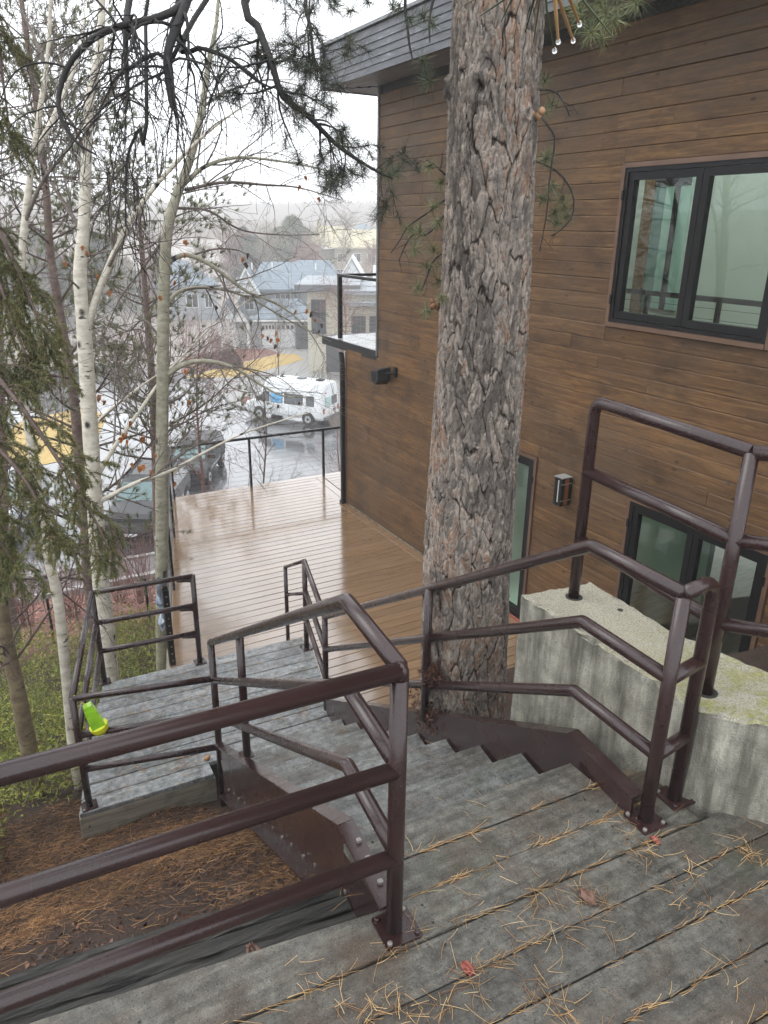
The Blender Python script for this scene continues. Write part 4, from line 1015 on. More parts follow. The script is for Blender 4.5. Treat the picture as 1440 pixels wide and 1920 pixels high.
# knob of fresh orange wood
def knob(c, r, n=7, seed=3):
    rr_ = np.random.default_rng(seed); L = []
    for _ in range(n):
        q = c+rr_.normal(0, r*.55, 3); L.append(lathe([(r*.15, -r*.5), (r*.45, -r*.25), (r*.5, .05*r), (r*.3, r*.35), (r*.06, r*.5)], q, 7))
    return join(*L)
part(pine, 'knob', knob(atd(989, 213, 3.33)+np.array([0, 0, 0]), .035), plain('fresh_wood', (.42, .24, .13), .7), smooth=True)
def tuftset(L, depth, ln, num, D=None, jit=.25):
    C = []; Dd = []
    for x, y in L:
        C.append(atd(x, y, depth+RNG.uniform(-jit, jit))); Dd.append(unit(RNG.normal(0, .6, 3)+np.array([0, 0, -.5])))
    return np.array(C), np.array(Dd)
def limb(t, paths, dep, r0, r1, mat, n=14, name='branch', k_=7, label=None):
    P = [resamp([atd(x, y, d) for x, y, d in p], n) for p in paths]; P = np.array(P)
    R = np.linspace(r0, r1, n)[None, :]*np.ones((len(P), 1)); return P, R
# side twigs with needle tufts close to the trunk
pths = [[(1003, 205, 3.75), (1030, 240, 3.7), (1040, 265, 3.7), (1031, 330, 3.7), (1025, 400, 3.68), (1012, 470, 3.65)],
        [(1000, 300, 3.8), (1045, 322, 3.75), (1073, 362, 3.7), (1073, 405, 3.7), (1050, 432, 3.65), (1033, 442, 3.65)],
        [(1005, 168, 3.8), (1040, 172, 3.75), (1058, 195, 3.7), (1068, 218, 3.7)],
        [(838, 372, 3.9), (800, 400, 3.85), (765, 425, 3.8), (750, 450, 3.8), (733, 474, 3.8)],
        [(836, 400, 3.9), (800, 440, 3.85), (775, 440, 3.8), (760, 460, 3.8), (748, 488, 3.8)],
        [(836, 470, 3.9), (812, 490, 3.85), (800, 520, 3.8), (790, 545, 3.8)],
        [(838, 330, 3.9), (815, 310, 3.85), (800, 300, 3.8)],
        [(832, 520, 3.9), (825, 560, 3.8), (805, 585, 3.8)]]
P, R = limb(pine, pths, 0, .006, .0025, M_DTWIG, 12)
P2_, R2_ = grow(P, R, 4, .10, 6, (30, 70), droop=.6, wig=.15, rr=.6, rmin=.0012)
part(pine, 'branch', join(tubes(P, R, 6), tubes(P2_, R2_, 4)), M_DTWIG, label='thin drooping twigs beside the trunk')
tl = [(1022, 150), (1036, 195), (1020, 210), (1030, 290), (1022, 300), (1036, 352), (1058, 388), (1040, 400), (1062, 408), (1018, 372), (1044, 418), (1052, 372),
      (803, 312), (826, 344), (790, 436), (812, 466), (770, 432), (800, 500), (824, 530), (785, 540), (800, 584), (822, 420), (815, 385), (835, 500), (778, 470), (830, 560)]
C, D = tuftset(tl, 3.72, .09, 1, jit=.12)
part(pine, 'needle_tufts', needles(C, D, 130, .082, .95, .0008, back=.02, seg=2), M_NEEDLEL, kind='stuff')
# long branches overhead: they spring from the trunk above the picture and hang into view
src = np.array([2.32, 3.1, 7.6])
def over(p0, pts, n=22, r=(.03, .004)):
    path = [np.array(p0)]+[atd(x, y, d) for x, y, d in pts]; P = resamp(path, n); q = np.linspace(0, 1, n); return P, (r[0]*(1-q)**.7)*.62+r[1]*.8
O = [over((2.3, 3.1, 7.9), [(520, -420, 3.1), (380, -120, 2.75), (350, 0, 2.6), (318, 85, 2.5), (313, 130, 2.5), (320, 190, 2.5), (324, 206, 2.5)], r=(.034, .0035)),
     over((2.3, 3.1, 7.9), [(520, -400, 3.0), (400, -80, 2.75), (345, 5, 2.6), (290, 35, 2.5), (235, 46, 2.45), (175, 72, 2.4), (130, 120, 2.4), (110, 180, 2.4), (116, 225, 2.4), (145, 268, 2.4), (180, 290, 2.4)], 30, (.022, .003)),
     over((2.28, 3.1, 7.7), [(300, -300, 2.8), (246, -20, 2.6), (236, 60, 2.5), (237, 130, 2.5), (240, 180, 2.5), (233, 212, 2.5)], r=(.02, .003)),
     over((2.28, 3.1, 7.6), [(600, -300, 3.2), (465, -20, 2.9), (486, 55, 2.85), (510, 120, 2.8), (530, 180, 2.8), (575, 215, 2.8), (630, 270, 2.85), (690, 312, 2.9), (738, 336, 2.9)], 26, (.026, .003)),
     over((2.28, 3.1, 7.5), [(680, -250, 3.3), (580, -40, 3.0), (583, 60, 2.9), (587, 120, 2.9), (560, 90, 2.9)], r=(.016, .002)),
     over((2.2, 3.0, 8.2), [(330, -260, 2.9), (275, 230, 2.6), (262, 240, 2.6), (240, 290, 2.6), (236, 350, 2.6), (235, 425, 2.6)], r=(.011, .002)),
     over((2.2, 3.0, 8.2), [(470, -220, 3.0), (345, 70, 2.7), (380, 90, 2.7), (430, 110, 2.7), (480, 150, 2.7), (510, 165, 2.7)], r=(.016, .003)),
     over((2.2, 3.0, 8.4), [(380, -220, 3.0), (335, 85, 2.75), (290, 100, 2.7), (240, 130, 2.7), (215, 150, 2.7), (190, 200, 2.7)], r=(.013, .003)),
     over((2.25, 3.2, 7.3), [(880, -150, 3.4), (770, -30, 3.2), (765, 60, 3.2), (775, 120, 3.2)], r=(.014, .003)),
     over((2.25, 3.2, 7.3), [(900, -150, 3.3), (826, -30, 3.1), (806, 30, 3.1), (806, 80, 3.1)], r=(.012, .003)),
     over((2.4, 3.0, 7.2), [(1180, -200, 3.1), (1150, -40, 3.0), (1130, 20, 3.0), (1100, 55, 3.0)], r=(.014, .003))]
for P, R in O:
    part(pine, 'branch', tubes(P[None], R[None], 8), M_DTWIG, smooth=True)
def sub(idx, n=12, lo=.3): 
    L = [O[i] for i in idx]; P = np.array([resamp(p[int(len(p)*lo):], n) for p, r in L]); R = np.array([np.interp(np.linspace(lo, 1, n), np.linspace(0, 1, len(r)), r) for p, r in L]); return P, R
P, R = sub([0, 1, 2, 5, 6, 7], 14, .38)
Q1, q1 = grow(P, R, 15, .46, 14, (40, 90), droop=2.4, wig=.13, rr=.42, t0=.0, up=.15, rmin=.0014)
Q2, q2 = grow(Q1, q1, 5, .20, 8, (30, 80), droop=1.2, wig=.16, rr=.6, t0=.1, rmin=.0009)
part(pine, 'dead_twigs', join(tubes(Q1, q1, 5), tubes(Q2, q2, 3)), M_DTWIG, kind='stuff')
P, R = sub([3, 4], 16, .30)
Q1, q1 = grow(P, R, 26, .26, 8, (30, 80), droop=.6, wig=.12, rr=.45, t0=.0, rmin=.0016)
Q2, q2 = grow(Q1, q1, 3, .12, 6, (30, 70), droop=.5, wig=.15, rr=.6, t0=.3, rmin=.0012)
part(pine, 'live_twigs', join(tubes(Q1, q1, 5), tubes(Q2, q2, 4)), M_DTWIG, kind='stuff')
Ce, De = ends(Q2); Cf, Df = ends(Q1); mk = RNG.random(len(Ce)) < .8
Cx = np.concatenate([Ce[mk], Cf]); Dx = np.concatenate([De[mk], Df])
part(pine, 'needle_tufts', needles(Cx, Dx, 75, .075, .85, .0008, back=.05, seg=1), M_NEEDLED, kind='stuff')
tl = [(748, 15), (770, 40), (792, 30), (812, 48), (793, 118), (735, 10), (800, 150), (658, 78), (654, 22), (625, 15), (690, 5), (650, 105), (735, 330), (715, 325), (745, 322)]
C, D = tuftset(tl, 3.0, .09, 1, jit=.2)
part(pine, 'needle_tufts', needles(C, D, 95, .080, .95, .0008, back=.02, seg=2), M_NEEDLE, kind='stuff')
tl = [(1090, 45), (1108, 62), (1130, 70), (1135, 30), (1160, 15), (1190, 8), (1150, 45), (1080, 15), (1125, 5)]
C, D = tuftset(tl, 2.9, .09, 1, jit=.15)
part(pine, 'needle_tufts', needles(C, D, 120, .085, .95, .0009, back=.03, seg=2), M_NEEDLEL, kind='stuff')
# close wet needles hanging in at the top edge
P = []
for (x0, y0, x1, y1) in ((1036, -60, 1047, 78), (1055, -70, 1087, 45), (1030, -50, 1075, 76), (1020, -60, 1040, 95), (1010, -60, 940, 40), (1000, -70, 900, 30), (1020, -60, 1000, 80), (1005, -60, 870, 10), (1040, -80, 1150, 70), (1030, -70, 985, 60)):
    a = atd(x0, y0, .78); b = atd(x1, y1, .84+RNG.uniform(-.05, .05)); P.append([a, (a+b)/2+rnd(1, .003)[0], b])
P = np.array(P); part(pine, 'wet_needles', tubes(P[:3], np.array([[.0022, .0022, .0014]]*3), 5), M_STRAW)
part(pine, 'wet_needles', tubes(P[3:], np.array([[.0013, .0013, .0007]]*7), 5), M_NEEDLE)
M_DROP = Mat('water_drop', .03, (.9, .92, .92)); M_DROP.set('Transmission Weight', .8)
for q in P[:4]: part(pine, 'water_drop', lathe([(.0006, -.0035), (.0027, -.002), (.0030, 0), (.0020, .002), (.0004, .0035)], q[-1], 8), M_DROP.m, smooth=True)
# cone
part(pine, 'pine_cone', knob(atd(821, 566, 3.75), .03, 9, 5), plain('cone_brown', (.22, .085, .035), .7))
# debris packed between trunk, post and stringer
C = np.array([2.085, 3.0, 1.72])+RNG.normal(0, 1, (420, 3))*np.array([.040, .11, .035]); C2a = np.array([2.055, 3.03, 2.02])+RNG.normal(0, 1, (200, 3))*np.array([.028, .035, .025])
C = np.concatenate([C, C2a])
part(pine, 'bark_debris', needles(C, unit_rows(RNG.normal(0, 1, C.shape)), 9, .028, 1., .0022, seg=2, curve=.4), M_CHIP, kind='stuff')

# ================================================================== BROADLEAF TREES ON THE SLOPE
def tree(name, label, trunk, rt, mat, limbs, Y, tmat, per=(10, 6), ln=(.8, .35), droop=.1, leaf=0, seedp=None, up=.12, group='bare birches and aspens on the slope', cat='tree', tops=True):
    b = trunk[0]; base = aty(b[0], b[1], Y); z0 = float(gz(base[0], Y)); 
    t = Thing(name, label, cat, (base[0], Y, z0), group=group)
    pts = pxY(trunk, Y); pts = [np.array([base[0], Y, z0-.15])]+pts
    n = 60; P = resamp(pts, n); R = np.interp(np.linspace(0, 1, n), np.linspace(0, 1, len(rt)), rt)*(1+.02*RNG.normal(0, 1, n))
    part(t, 'trunk', tubes(P[None], R[None], 14), mat, smooth=True)
    LP = []; LR_ = []
    for l in limbs:
        pth, r0, yo = l; q = np.array([aty(x, y, Y+yo*i/(len(pth)-1)) for i, (x, y) in enumerate(pth)])
        p = resamp(q, 24); r = np.linspace(r0, .004, 24); LP.append(p); LR_.append(r)
        part(t, 'limb', tubes(p[None], r[None], 9), mat if r0 > .02 else tmat, smooth=True)
    T1 = P[int(n*.42):][None]; 
    P0 = np.array(LP); R0 = np.array(LR_)
    Q1, q1 = grow(P0, R0, per[0], ln[0], 9, (25, 65), droop=droop, wig=.09, rr=.5, t0=.12, up=up, rmin=.0022)
    Tt = resamp(P[int(n*.35):], 24)[None]; Tr = np.interp(np.linspace(.35, 1, 24), np.linspace(0, 1, n), R)[None]
    Qt, qt = grow(Tt, Tr*.4, 16, ln[0]*1.3, 9, (35, 75), droop=droop, wig=.09, rr=.45, t0=.05, up=up, rmin=.0022)
    Q1 = np.concatenate([Q1, Qt]); q1 = np.concatenate([q1, qt])
    Q2, q2 = grow(Q1, q1, per[1], ln[1], 6, (25, 60), droop=droop, wig=.13, rr=.6, t0=.2, up=up*.5, rmin=.0017)
    Q3, q3 = grow(Q2, q2, 2, ln[1]*.5, 4, (25, 60), droop=droop, wig=.15, rr=.7, t0=.3, rmin=.0014)
    part(t, 'twigs', join(tubes(Q1, q1, 5), tubes(Q2, q2, 3), tubes(Q3, q3, 3)), tmat, kind='stuff')
    return t, Q2
A_l = [([(165, 612), (182, 555), (212, 480), (240, 420), (290, 350), (345, 290), (395, 243), (440, 210), (472, 190)], .036, -.4),
       ([(178, 946), (215, 925), (260, 903), (315, 885), (380, 850), (450, 815), (530, 788), (585, 772)], .026, -.6),
       ([(170, 930), (190, 880), (220, 830), (262, 770), (300, 715), (335, 675), (400, 610), (470, 560)], .028, .4),
       ([(163, 815), (200, 775), (250, 735), (300, 700), (350, 672)], .022, .5),
       ([(158, 440), (120, 380), (90, 330), (60, 250), (40, 150)], .02, .5), ([(163, 300), (140, 240), (100, 190), (60, 160)], .016, -.3),
       ([(165, 250), (190, 200), (230, 130), (250, 60)], .018, .4)]
tA, qA = tree('aspen_tree', 'white forked aspen with black scars, second pale trunk from the left beside the platform railing', [(206, 1262), (196, 1150), (188, 1080), (179, 960), (169, 800), (159, 640), (150, 520), (157, 420), (162, 300), (168, 190), (188, 80), (192, -40), (196, -160)],
     [.098, .09, .085, .08, .075, .07, .06, .052, .046, .038, .032, .025, .02], M_BIRCH, A_l, 7.35, M_GTWIG, (9, 5), (.85, .36))
B_l = [([(344, 346), (385, 312), (440, 296), (500, 299), (580, 312), (650, 330)], .022, -.5), ([(348, 356), (420, 342), (500, 347), (560, 352), (640, 375)], .018, .4),
       ([(313, 492), (350, 478), (400, 500), (460, 545), (520, 570), (570, 610), (610, 670)], .026, -.3), ([(308, 575), (340, 545), (400, 540), (470, 560), (540, 600), (620, 640)], .022, .5),
       ([(306, 708), (345, 683), (390, 677), (440, 690), (490, 722), (530, 742), (580, 745)], .03, -.6), ([(330, 390), (390, 395), (450, 430), (520, 440), (600, 440)], .014, .4),
       ([(312, 440), (270, 500), (225, 560), (190, 640)], .014, .5), ([(305, 760), (345, 740), (375, 700), (400, 660)], .014, .5), ([(380, 200), (430, 170), (500, 150), (560, 160)], .014, .4),
       ([(306, 640), (270, 600), (240, 620), (200, 600)], .012, .4), ([(305, 880), (360, 840), (420, 815)], .012, .3)]
tB, qB = tree('aspen_tree', 'olive grey aspen with horizontal branches left of the deck', [(305, 1252), (304, 1100), (303, 900), (305, 720), (307, 560), (313, 440), (330, 370), (356, 300), (376, 220), (391, 120), (406, 40), (412, -60)],
     [.075, .07, .066, .062, .058, .054, .048, .04, .033, .026, .018, .012], M_ASPEN, B_l, 7.5, M_GTWIG, (9, 6), (.8, .36), droop=.25)
C_l = [([(38, 560), (20, 480), (-10, 400), (-40, 330)], .02, .3), ([(60, 300), (110, 200), (150, 90), (160, 0)], .022, .4), ([(45, 420), (80, 340), (120, 290), (150, 250)], .014, -.3), ([(88, 130), (60, 60), (30, 0)], .014, .3), ([(100, 1110), (70, 1075), (20, 1060), (-20, 1065)], .012, .3)]
tree('birch_tree', 'slender white birch leaning left, nearest the left end of the platform', [(137, 1402), (112, 1150), (92, 1050), (76, 960), (61, 850), (46, 760), (36, 640), (40, 500), (48, 400), (61, 300), (76, 200), (90, 100), (96, -30)],
     [.043, .041, .039, .036, .032, .029, .027, .025, .023, .02, .017, .013, .01], M_BIRCH, C_l, 5.75, M_GTWIG, (7, 5), (.6, .3))
D_l = [([(28, 1240), (70, 1180), (120, 1100), (150, 1020)], .012, .3), ([(10, 1180), (60, 1130), (100, 1090), (210, 1060)], .010, .4), ([(0, 1085), (80, 1090), (140, 1130), (200, 1180)], .009, .3)]
tree('young_tree', 'mossy brown trunk standing in the junipers at the left edge', [(46, 1362), (32, 1290), (14, 1210), (2, 1130), (-8, 980), (-20, 800)], [.075, .065, .058, .052, .046, .04], M_MOSSBARK, D_l, 5.9, M_TWIG, (6, 5), (.5, .3))
# a few dead leaves still hanging in the aspens
lf = [(155, 468, 7.3), (162, 478, 7.3), (122, 497, 7.2), (180, 522, 7.2), (185, 748, 7.2), (196, 758, 7.2), (242, 797, 7.), (233, 820, 7.), (237, 832, 7.), (228, 826, 7.), (268, 825, 7.), (248, 875, 7.), (262, 880, 7.), (270, 878, 7.), (292, 858, 7.),
      (280, 890, 7.), (327, 911, 7.), (388, 860, 7.), (205, 552, 7.), (302, 562, 7.3), (326, 533, 7.3)]
rl = random.Random(4)
for x, y, Y in lf:
    part(tA, 'leaf', leafshape(aty(x, y-8, Y), (rl.uniform(-.3, .3), rl.uniform(-.3, .3), -1), (rl.uniform(-.6, .6), -1, rl.uniform(-.3, .5)), rl.uniform(.045, .075)), M_LEAF)
lf = [(493, 632), (500, 636), (508, 640), (516, 627), (521, 638), (517, 652), (520, 668), (462, 480), (454, 488), (461, 498), (350, 700), (354, 755), (523, 765), (560, 759), (553, 587), (576, 585), (583, 590), (592, 603), (604, 612), (597, 624), (560, 352), (572, 335), (598, 375), (347, 455), (345, 480), (402, 578)]
for x, y in lf:
    part(tB, 'leaf', leafshape(aty(x, y-6, 7.2), (rl.uniform(-.3, .3), rl.uniform(-.3, .3), -1), (rl.uniform(-.6, .6), -1, rl.uniform(-.3, .5)), rl.uniform(.040, .062)), M_LEAF if rl.random() < .6 else M_TWIG)

# ------------------------------------------------------------------ background pines
def pinetree(label, trunk, Y, rt, nl, ll, tl, nn, mat, zlo, zhi, col=M_PTRUNK, nlen=.075, wd=.0016):
    base = aty(*trunk[0], Y); z0 = float(gz(base[0], Y)); t = Thing('young_pine', label, 'pine tree', (base[0], Y, z0), group='young pines behind the birches')
    P = resamp([np.array([base[0], Y, z0-.2])]+pxY(trunk, Y), 40); R = np.interp(np.linspace(0, 1, 40), np.linspace(0, 1, len(rt)), rt)
    part(t, 'trunk', tubes(P[None], R[None], 12), col, smooth=True)
    i0 = np.searchsorted(P[:, 2], zlo); i1 = min(len(P)-1, np.searchsorted(P[:, 2], zhi))
    Pp = resamp(P[i0:i1], 24)[None]; Rp = np.interp(np.linspace(i0/40, i1/40, 24), np.linspace(0, 1, 40), R)[None]
    L1, l1 = grow(Pp, Rp, nl, ll, 9, (55, 85), droop=-.25, wig=.07, rr=.3, t0=0, rmin=.004, lvar=.35)
    L2, l2 = grow(L1, l1, 9, ll*.38, 6, (30, 60), droop=-.2, wig=.12, rr=.6, t0=.2, rmin=.003)
    L3, l3 = grow(L2, l2, 2, ll*.16, 4, (30, 60), droop=-.2, wig=.12, rr=.6, t0=.3, rmin=.002)
    part(t, 'limbs', join(tubes(L1, l1, 5), tubes(L2, l2, 4), tubes(L3, l3, 3)), M_TWIG, kind='stuff')
    a, b = ends(L2); c_, d = ends(L3); C = np.concatenate([a, c_]); D = np.concatenate([b, d])
    part(t, 'needle_tufts', needles(C, D+np.array([0, 0, .4]), nn, nlen*1.25, .62, wd*2.0, back=.05, seg=1), mat, kind='stuff')
    return t
pinetree('young pine with reddish grey trunk close behind the white aspen', [(166, 1090), (160, 980), (150, 880), (140, 760), (118, 620), (95, 480), (86, 350), (66, 180), (40, 0)], 10.2, [.08, .075, .07, .065, .06, .05, .042, .035, .025], 44, 1.7, 0, 30, M_NEEDLEL, -.5, 8.5)
pinetree('young pine filling the gap between the two aspens', [(296, 1010), (292, 860), (284, 700), (272, 540), (262, 420), (256, 330)], 14.5, [.09, .085, .08, .06, .04, .02], 44, 2.4, 0, 26, M_NEEDLEL, -1.2, 7.0, nlen=.09, wd=.0026)
pinetree('young pine behind the leaning birch at the far left', [(10, 1080), (6, 900), (0, 700), (-6, 450), (-10, 250), (-12, 60)], 12.5, [.09, .08, .07, .06, .045, .02], 40, 2.2, 0, 26, M_NEEDLEL, -.8, 8, nlen=.09, wd=.0024)
# ------------------------------------------------------------------ blue spruce at the left edge
spx = atd(-330, 500, 3.6); sp_ = Thing('spruce_tree', 'drooping olive green spruce boughs reaching in at the left edge', 'spruce tree', (spx[0], spx[1], float(gz(spx[0], spx[1]))))
Pt = np.array([[spx[0], spx[1], float(gz(0, spx[1]))-.2], [spx[0], spx[1], 3], [spx[0]+.02, spx[1], 6], [spx[0], spx[1], 9]])
part(sp_, 'trunk', tubes(Pt[None], np.array([[.16, .13, .09, .03]]), 14), M_PTRUNK, smooth=True)
bo = [[(-330, 250, 3.6), (-120, 290, 3.3), (-50, 350, 3.1), (-5, 430, 3.), (35, 510, 3.), (72, 600, 3.), (105, 690, 3.)],
      [(-330, 300, 3.6), (-140, 360, 3.3), (-50, 430, 3.1), (-5, 520, 3.), (30, 620, 3.), (60, 690, 3.)],
      [(-330, 520, 3.6), (-120, 600, 3.1), (-20, 690, 2.9), (60, 790, 2.8), (120, 880, 2.75), (170, 960, 2.7), (205, 1030, 2.7)],
      [(-330, 560, 3.6), (-150, 680, 3.1), (-40, 800, 2.9), (40, 890, 2.8), (80, 960, 2.75), (105, 1020, 2.7)],
      [(-330, 620, 3.6), (-150, 800, 3.0), (-60, 900, 2.8), (-10, 1000, 2.7), (30, 1060, 2.7)],
      [(-330, -120, 3.6), (-150, -100, 3.3), (-60, -40, 3.1), (-10, 60, 3.), (8, 170, 3.), (20, 260, 3.)],
      ]
Pb_ = np.array([resamp([atd(*q) for q in b_], 20) for b_ in bo]); Rb = np.linspace(.014, .003, 20)[None, :]*np.ones((len(bo), 1))
for i in range(len(bo)): part(sp_, 'bough', tubes(Pb_[i][None], Rb[i][None], 7), M_TWIG, smooth=True)
Q1, q1 = grow(Pb_[:, 5:], Rb[:, 5:], 30, .22, 8, (35, 75), droop=1.5, wig=.07, rr=.4, t0=.0, rmin=.0018)
Q2, q2 = grow(Q1, q1, 5, .09, 5, (30, 60), droop=.9, wig=.08, rr=.6, t0=.05, rmin=.0014)
part(sp_, 'twigs', join(tubes(Q1, q1, 4), tubes(Q2, q2, 3)), M_TWIG, kind='stuff')
p1_, d1_ = along(Q2, 26); p2_, d2_ = along(Q1, 60)
part(sp_, 'needles', needles(np.concatenate([p1_, p2_]), np.concatenate([d1_, d2_]), 4, .022, .62, .0013, seg=1), M_SPRUCE, kind='stuff')

# ------------------------------------------------------------------ junipers
def inj(x, y):
    ok = (y > 5.15+.25*np.sin(x*2)) & (y < 12.2)
    plat = (y < 6.75) & (x > .10+.27*(y-4.76)); deckm = (y >= 6.6) & (x > dleft_v(y)-.08)
    lft = ~((y < 5.6) & (x > -.35))
    return ok & ~plat & ~deckm & lft
def dleft_v(y): return 2.79-.262*(12.33-y)
NCL = 900
cxy = np.stack([RNG.uniform(-5.5, 2.8, NCL), 5+7.3*RNG.random(NCL)**1.3], -1); cr_ = RNG.uniform(.16, .42, NCL)*(1+.03*cxy[:, 1]); ch_ = RNG.uniform(.08, .50, NCL)
N = 38000; ci = RNG.integers(0, NCL, N); ang_ = RNG.uniform(0, 2*pi, N); rr_ = np.sqrt(RNG.random(N))
x = cxy[ci, 0]+cr_[ci]*rr_*np.cos(ang_); y = cxy[ci, 1]+cr_[ci]*rr_*np.sin(ang_)
k_ = inj(x, y); x, y, ci, ang_, rr_ = x[k_], y[k_], ci[k_], ang_[k_], rr_[k_]
zj = gz(x, y)+.05+ch_[ci]*(1-rr_**2)+.07*np.sin(x*2.3+y*1.1)
C = np.stack([x, y, zj], -1); D = unit_rows(np.stack([rr_*np.cos(ang_)+RNG.normal(0, .3, len(x)), rr_*np.sin(ang_)-.15+RNG.normal(0, .3, len(x)), np.full(len(x), .42)], -1))
tip = C+D*RNG.uniform(.07, .17, (len(x), 1))
nb_ = 8; tt = RNG.random((len(x), nb_)); cp = (C[:, None]*(1-tt[..., None])+tip[:, None]*tt[..., None]).reshape(-1, 3); dd = np.repeat(D, nb_, 0)
jV = needles(cp, unit_rows(dd+RNG.normal(0, .25, dd.shape)), 1, .050, .5, .0042, seg=1)
gx = np.linspace(-6, 2.9, 60); gy = np.linspace(5.1, 12.2, 60)
single('juniper_cover', jV, M_JUN, 'spreading yellow green junipers covering the slope left of the deck', 'juniper', kind='stuff')
# low cable fence below the junipers
lf_ = Thing('lower_fence', 'low black cable fence along the bottom of the juniper bed', 'fence', (0, 12.4, -2.2))
for x_ in (-4.2, -2.6, -1.0, .6, 2.2): part(lf_, 'post', box(x_-.02, 12.38, -2.5, x_+.02, 12.42, -1.45), M_BLACKM)
for z_ in (-2.1, -1.95, -1.8, -1.65, -1.5): part(lf_, 'cable', tube([(-6, 12.4, z_), (-2, 12.4, z_), (2.6, 12.4, z_)], .004, 4), M_BOLT)

# ------------------------------------------------------------------ litter on the slope
N = 60000
x = RNG.uniform(-3.0, 1.1, N); y = RNG.uniform(1.95, 6.0, N); 
k_ = (y < 5.5) | (x < -.3); x = x[k_]; y = y[k_]; C = np.stack([x, y, gz(x, y)+gnoise(x, y)+.006+.018*RNG.random(len(x))], -1)
dens = (np.sin(x*2.3+y*1.7)+np.sin(x*1.1-y*3.1)+RNG.normal(0, .8, len(x))) > -.6; C = C[dens]
slope = np.array([0, .8, -.55]); D = RNG.normal(0, 1, C.shape); D[:, 2] = -.62*D[:, 1]+RNG.normal(0, .18, len(C)); D = unit_rows(D)
def bent(C, D, ln, r, n=4, bend=.25, lvar=.35, k_=3):
    L = (ln*RNG.uniform(1-lvar, 1+lvar, len(C)))[:, None]; P = [C]; d = D.copy(); b = RNG.normal(0, bend, C.shape); b[:, 2] *= .3
    for _ in range(n-1): P.append(P[-1]+d*L/(n-1)); d = unit_rows(d+b/(n-1))
    P = np.stack(P, 1); return tubes(P, np.full(P.shape[:2], r)*np.linspace(1, .6, n)[None], k_)
single('needle_litter', bent(C, D, .085, .0015, 3, .5), M_LITTER, 'thick layer of fallen brown pine needles on the slope under the platform', 'pine needles', kind='stuff')
N = 8000
x = RNG.uniform(-3.5, 1.1, N); y = RNG.uniform(1.95, 6.2, N); k_ = (y < 5.5) | (x < -.3); x = x[k_]; y = y[k_]
C = np.stack([x, y, gz(x, y)+gnoise(x, y)+.008], -1); q = unit_rows(RNG.normal(0, 1, C.shape)+np.array([0, .3, 1.2])); a = unit_rows(np.cross(q, RNG.normal(0, 1, C.shape))); b = np.cross(q, a)
s1 = RNG.uniform(.006, .020, (len(C), 1)); s2 = s1*RNG.uniform(.3, .8, s1.shape)
V = np.stack([C-a*s1, C-b*s2+q*.003, C+a*s1, C+b*s2+q*.004], 1).reshape(-1, 3); F = np.arange(len(V)).reshape(-1, 4)
single('bark_mulch', (V, F), M_CHIP, 'dark bark chips and leaf bits scattered over the slope', 'mulch', kind='stuff')
N = 14000; x = RNG.uniform(-9, 4, N); y = RNG.uniform(12.4, 22.2, N); C = np.stack([x, y, gz(x, y)+.02], -1); q = unit_rows(RNG.normal(0, .5, C.shape)+np.array([0, .3, 1.])); a = unit_rows(np.cross(q, RNG.normal(0, 1, C.shape))); b = np.cross(q, a)
s1 = RNG.uniform(.02, .06, (len(C), 1)); V = np.stack([C-a*s1, C-b*s1*.4+q*.01, C+a*s1, C+b*s1*.4+q*.01], 1).reshape(-1, 3)
single('red_bark_mulch', (V, np.arange(len(V)).reshape(-1, 4)), leafy('red_chips', [(0., (.07, .022, .014)), (.5, (.24, .085, .055)), (1., (.42, .22, .16))]), 'reddish bark mulch bed between the junipers and the parking kerb', 'mulch', kind='stuff')

# straw coloured needles on the planks
def on_planks(C2, z, num, spr, ln=.085, seed=0):
    C = np.repeat(C2, num, 0)+np.concatenate([RNG.normal(0, spr, (len(C2)*num, 2)), np.zeros((len(C2)*num, 1))], 1); C[:, 2] = z+.003+RNG.random(len(C))*.006
    a = RNG.uniform(0, 2*pi, len(C)); D = np.stack([np.cos(a), np.sin(a), RNG.normal(0, .06, len(C))], -1); return C, D
sp0 = [(770, 1735, 14), (748, 1770, 16), (1012, 1686, 20), (1092, 1685, 18), (1130, 1690, 12), (1400, 1590, 22), (1425, 1610, 14), (1200, 1560, 14), (1190, 1590, 14), (1170, 1530, 8), (885, 1855, 16), (860, 1840, 12), (760, 1900, 22), (820, 1890, 20), (1020, 1865, 18), (1000, 1830, 12), (1045, 1760, 10), (1300, 1640, 8),
       (980, 1740, 10), (940, 1805, 14), (1270, 1690, 8), (1140, 1740, 8), (850, 1740, 8), (900, 1690, 6), (1060, 1900, 14), (1370, 1830, 10), (1330, 1700, 6), (1240, 1620, 6), (700, 1900, 18), (640, 1880, 8), (580, 1830, 5), (930, 1620, 6), (1010, 1560, 6), (900, 1500, 4)]
Cs = []; Ds = []
for x_, y_, n_ in sp0:
    p = atz(x_, y_, ZL); c_, d = on_planks(np.array([p]), ZL, n_, .028); 
    Cs.append(c_); Ds.append(d)
c_, d = on_planks(np.stack([RNG.uniform(.2, 2.4, 60), RNG.uniform(.3, 1.7, 60), np.zeros(60)], -1), ZL, 1, .01); Cs.append(c_); Ds.append(d)
for i, e in enumerate(edge[1:9]):
    n_ = 130; xg = RNG.uniform(.86 if i < 2 else .0, 2.0, n_)
    keep = (np.sin(xg*7+i*2)+np.sin(xg*17+i)+RNG.normal(0, .5, n_)) > -.5; xg = xg[keep]
    cg = np.stack([xg, e+SL*(xg-1.88)+RNG.normal(0, .006, len(xg)), np.full(len(xg), ZL+.001)], -1); a = RNG.normal(atan(SL), .22, len(xg))
    Cs.append(cg); Ds.append(np.stack([np.cos(a), np.sin(a), RNG.normal(0, .03, len(xg))], -1))
C = np.concatenate(Cs); D = np.concatenate(Ds)
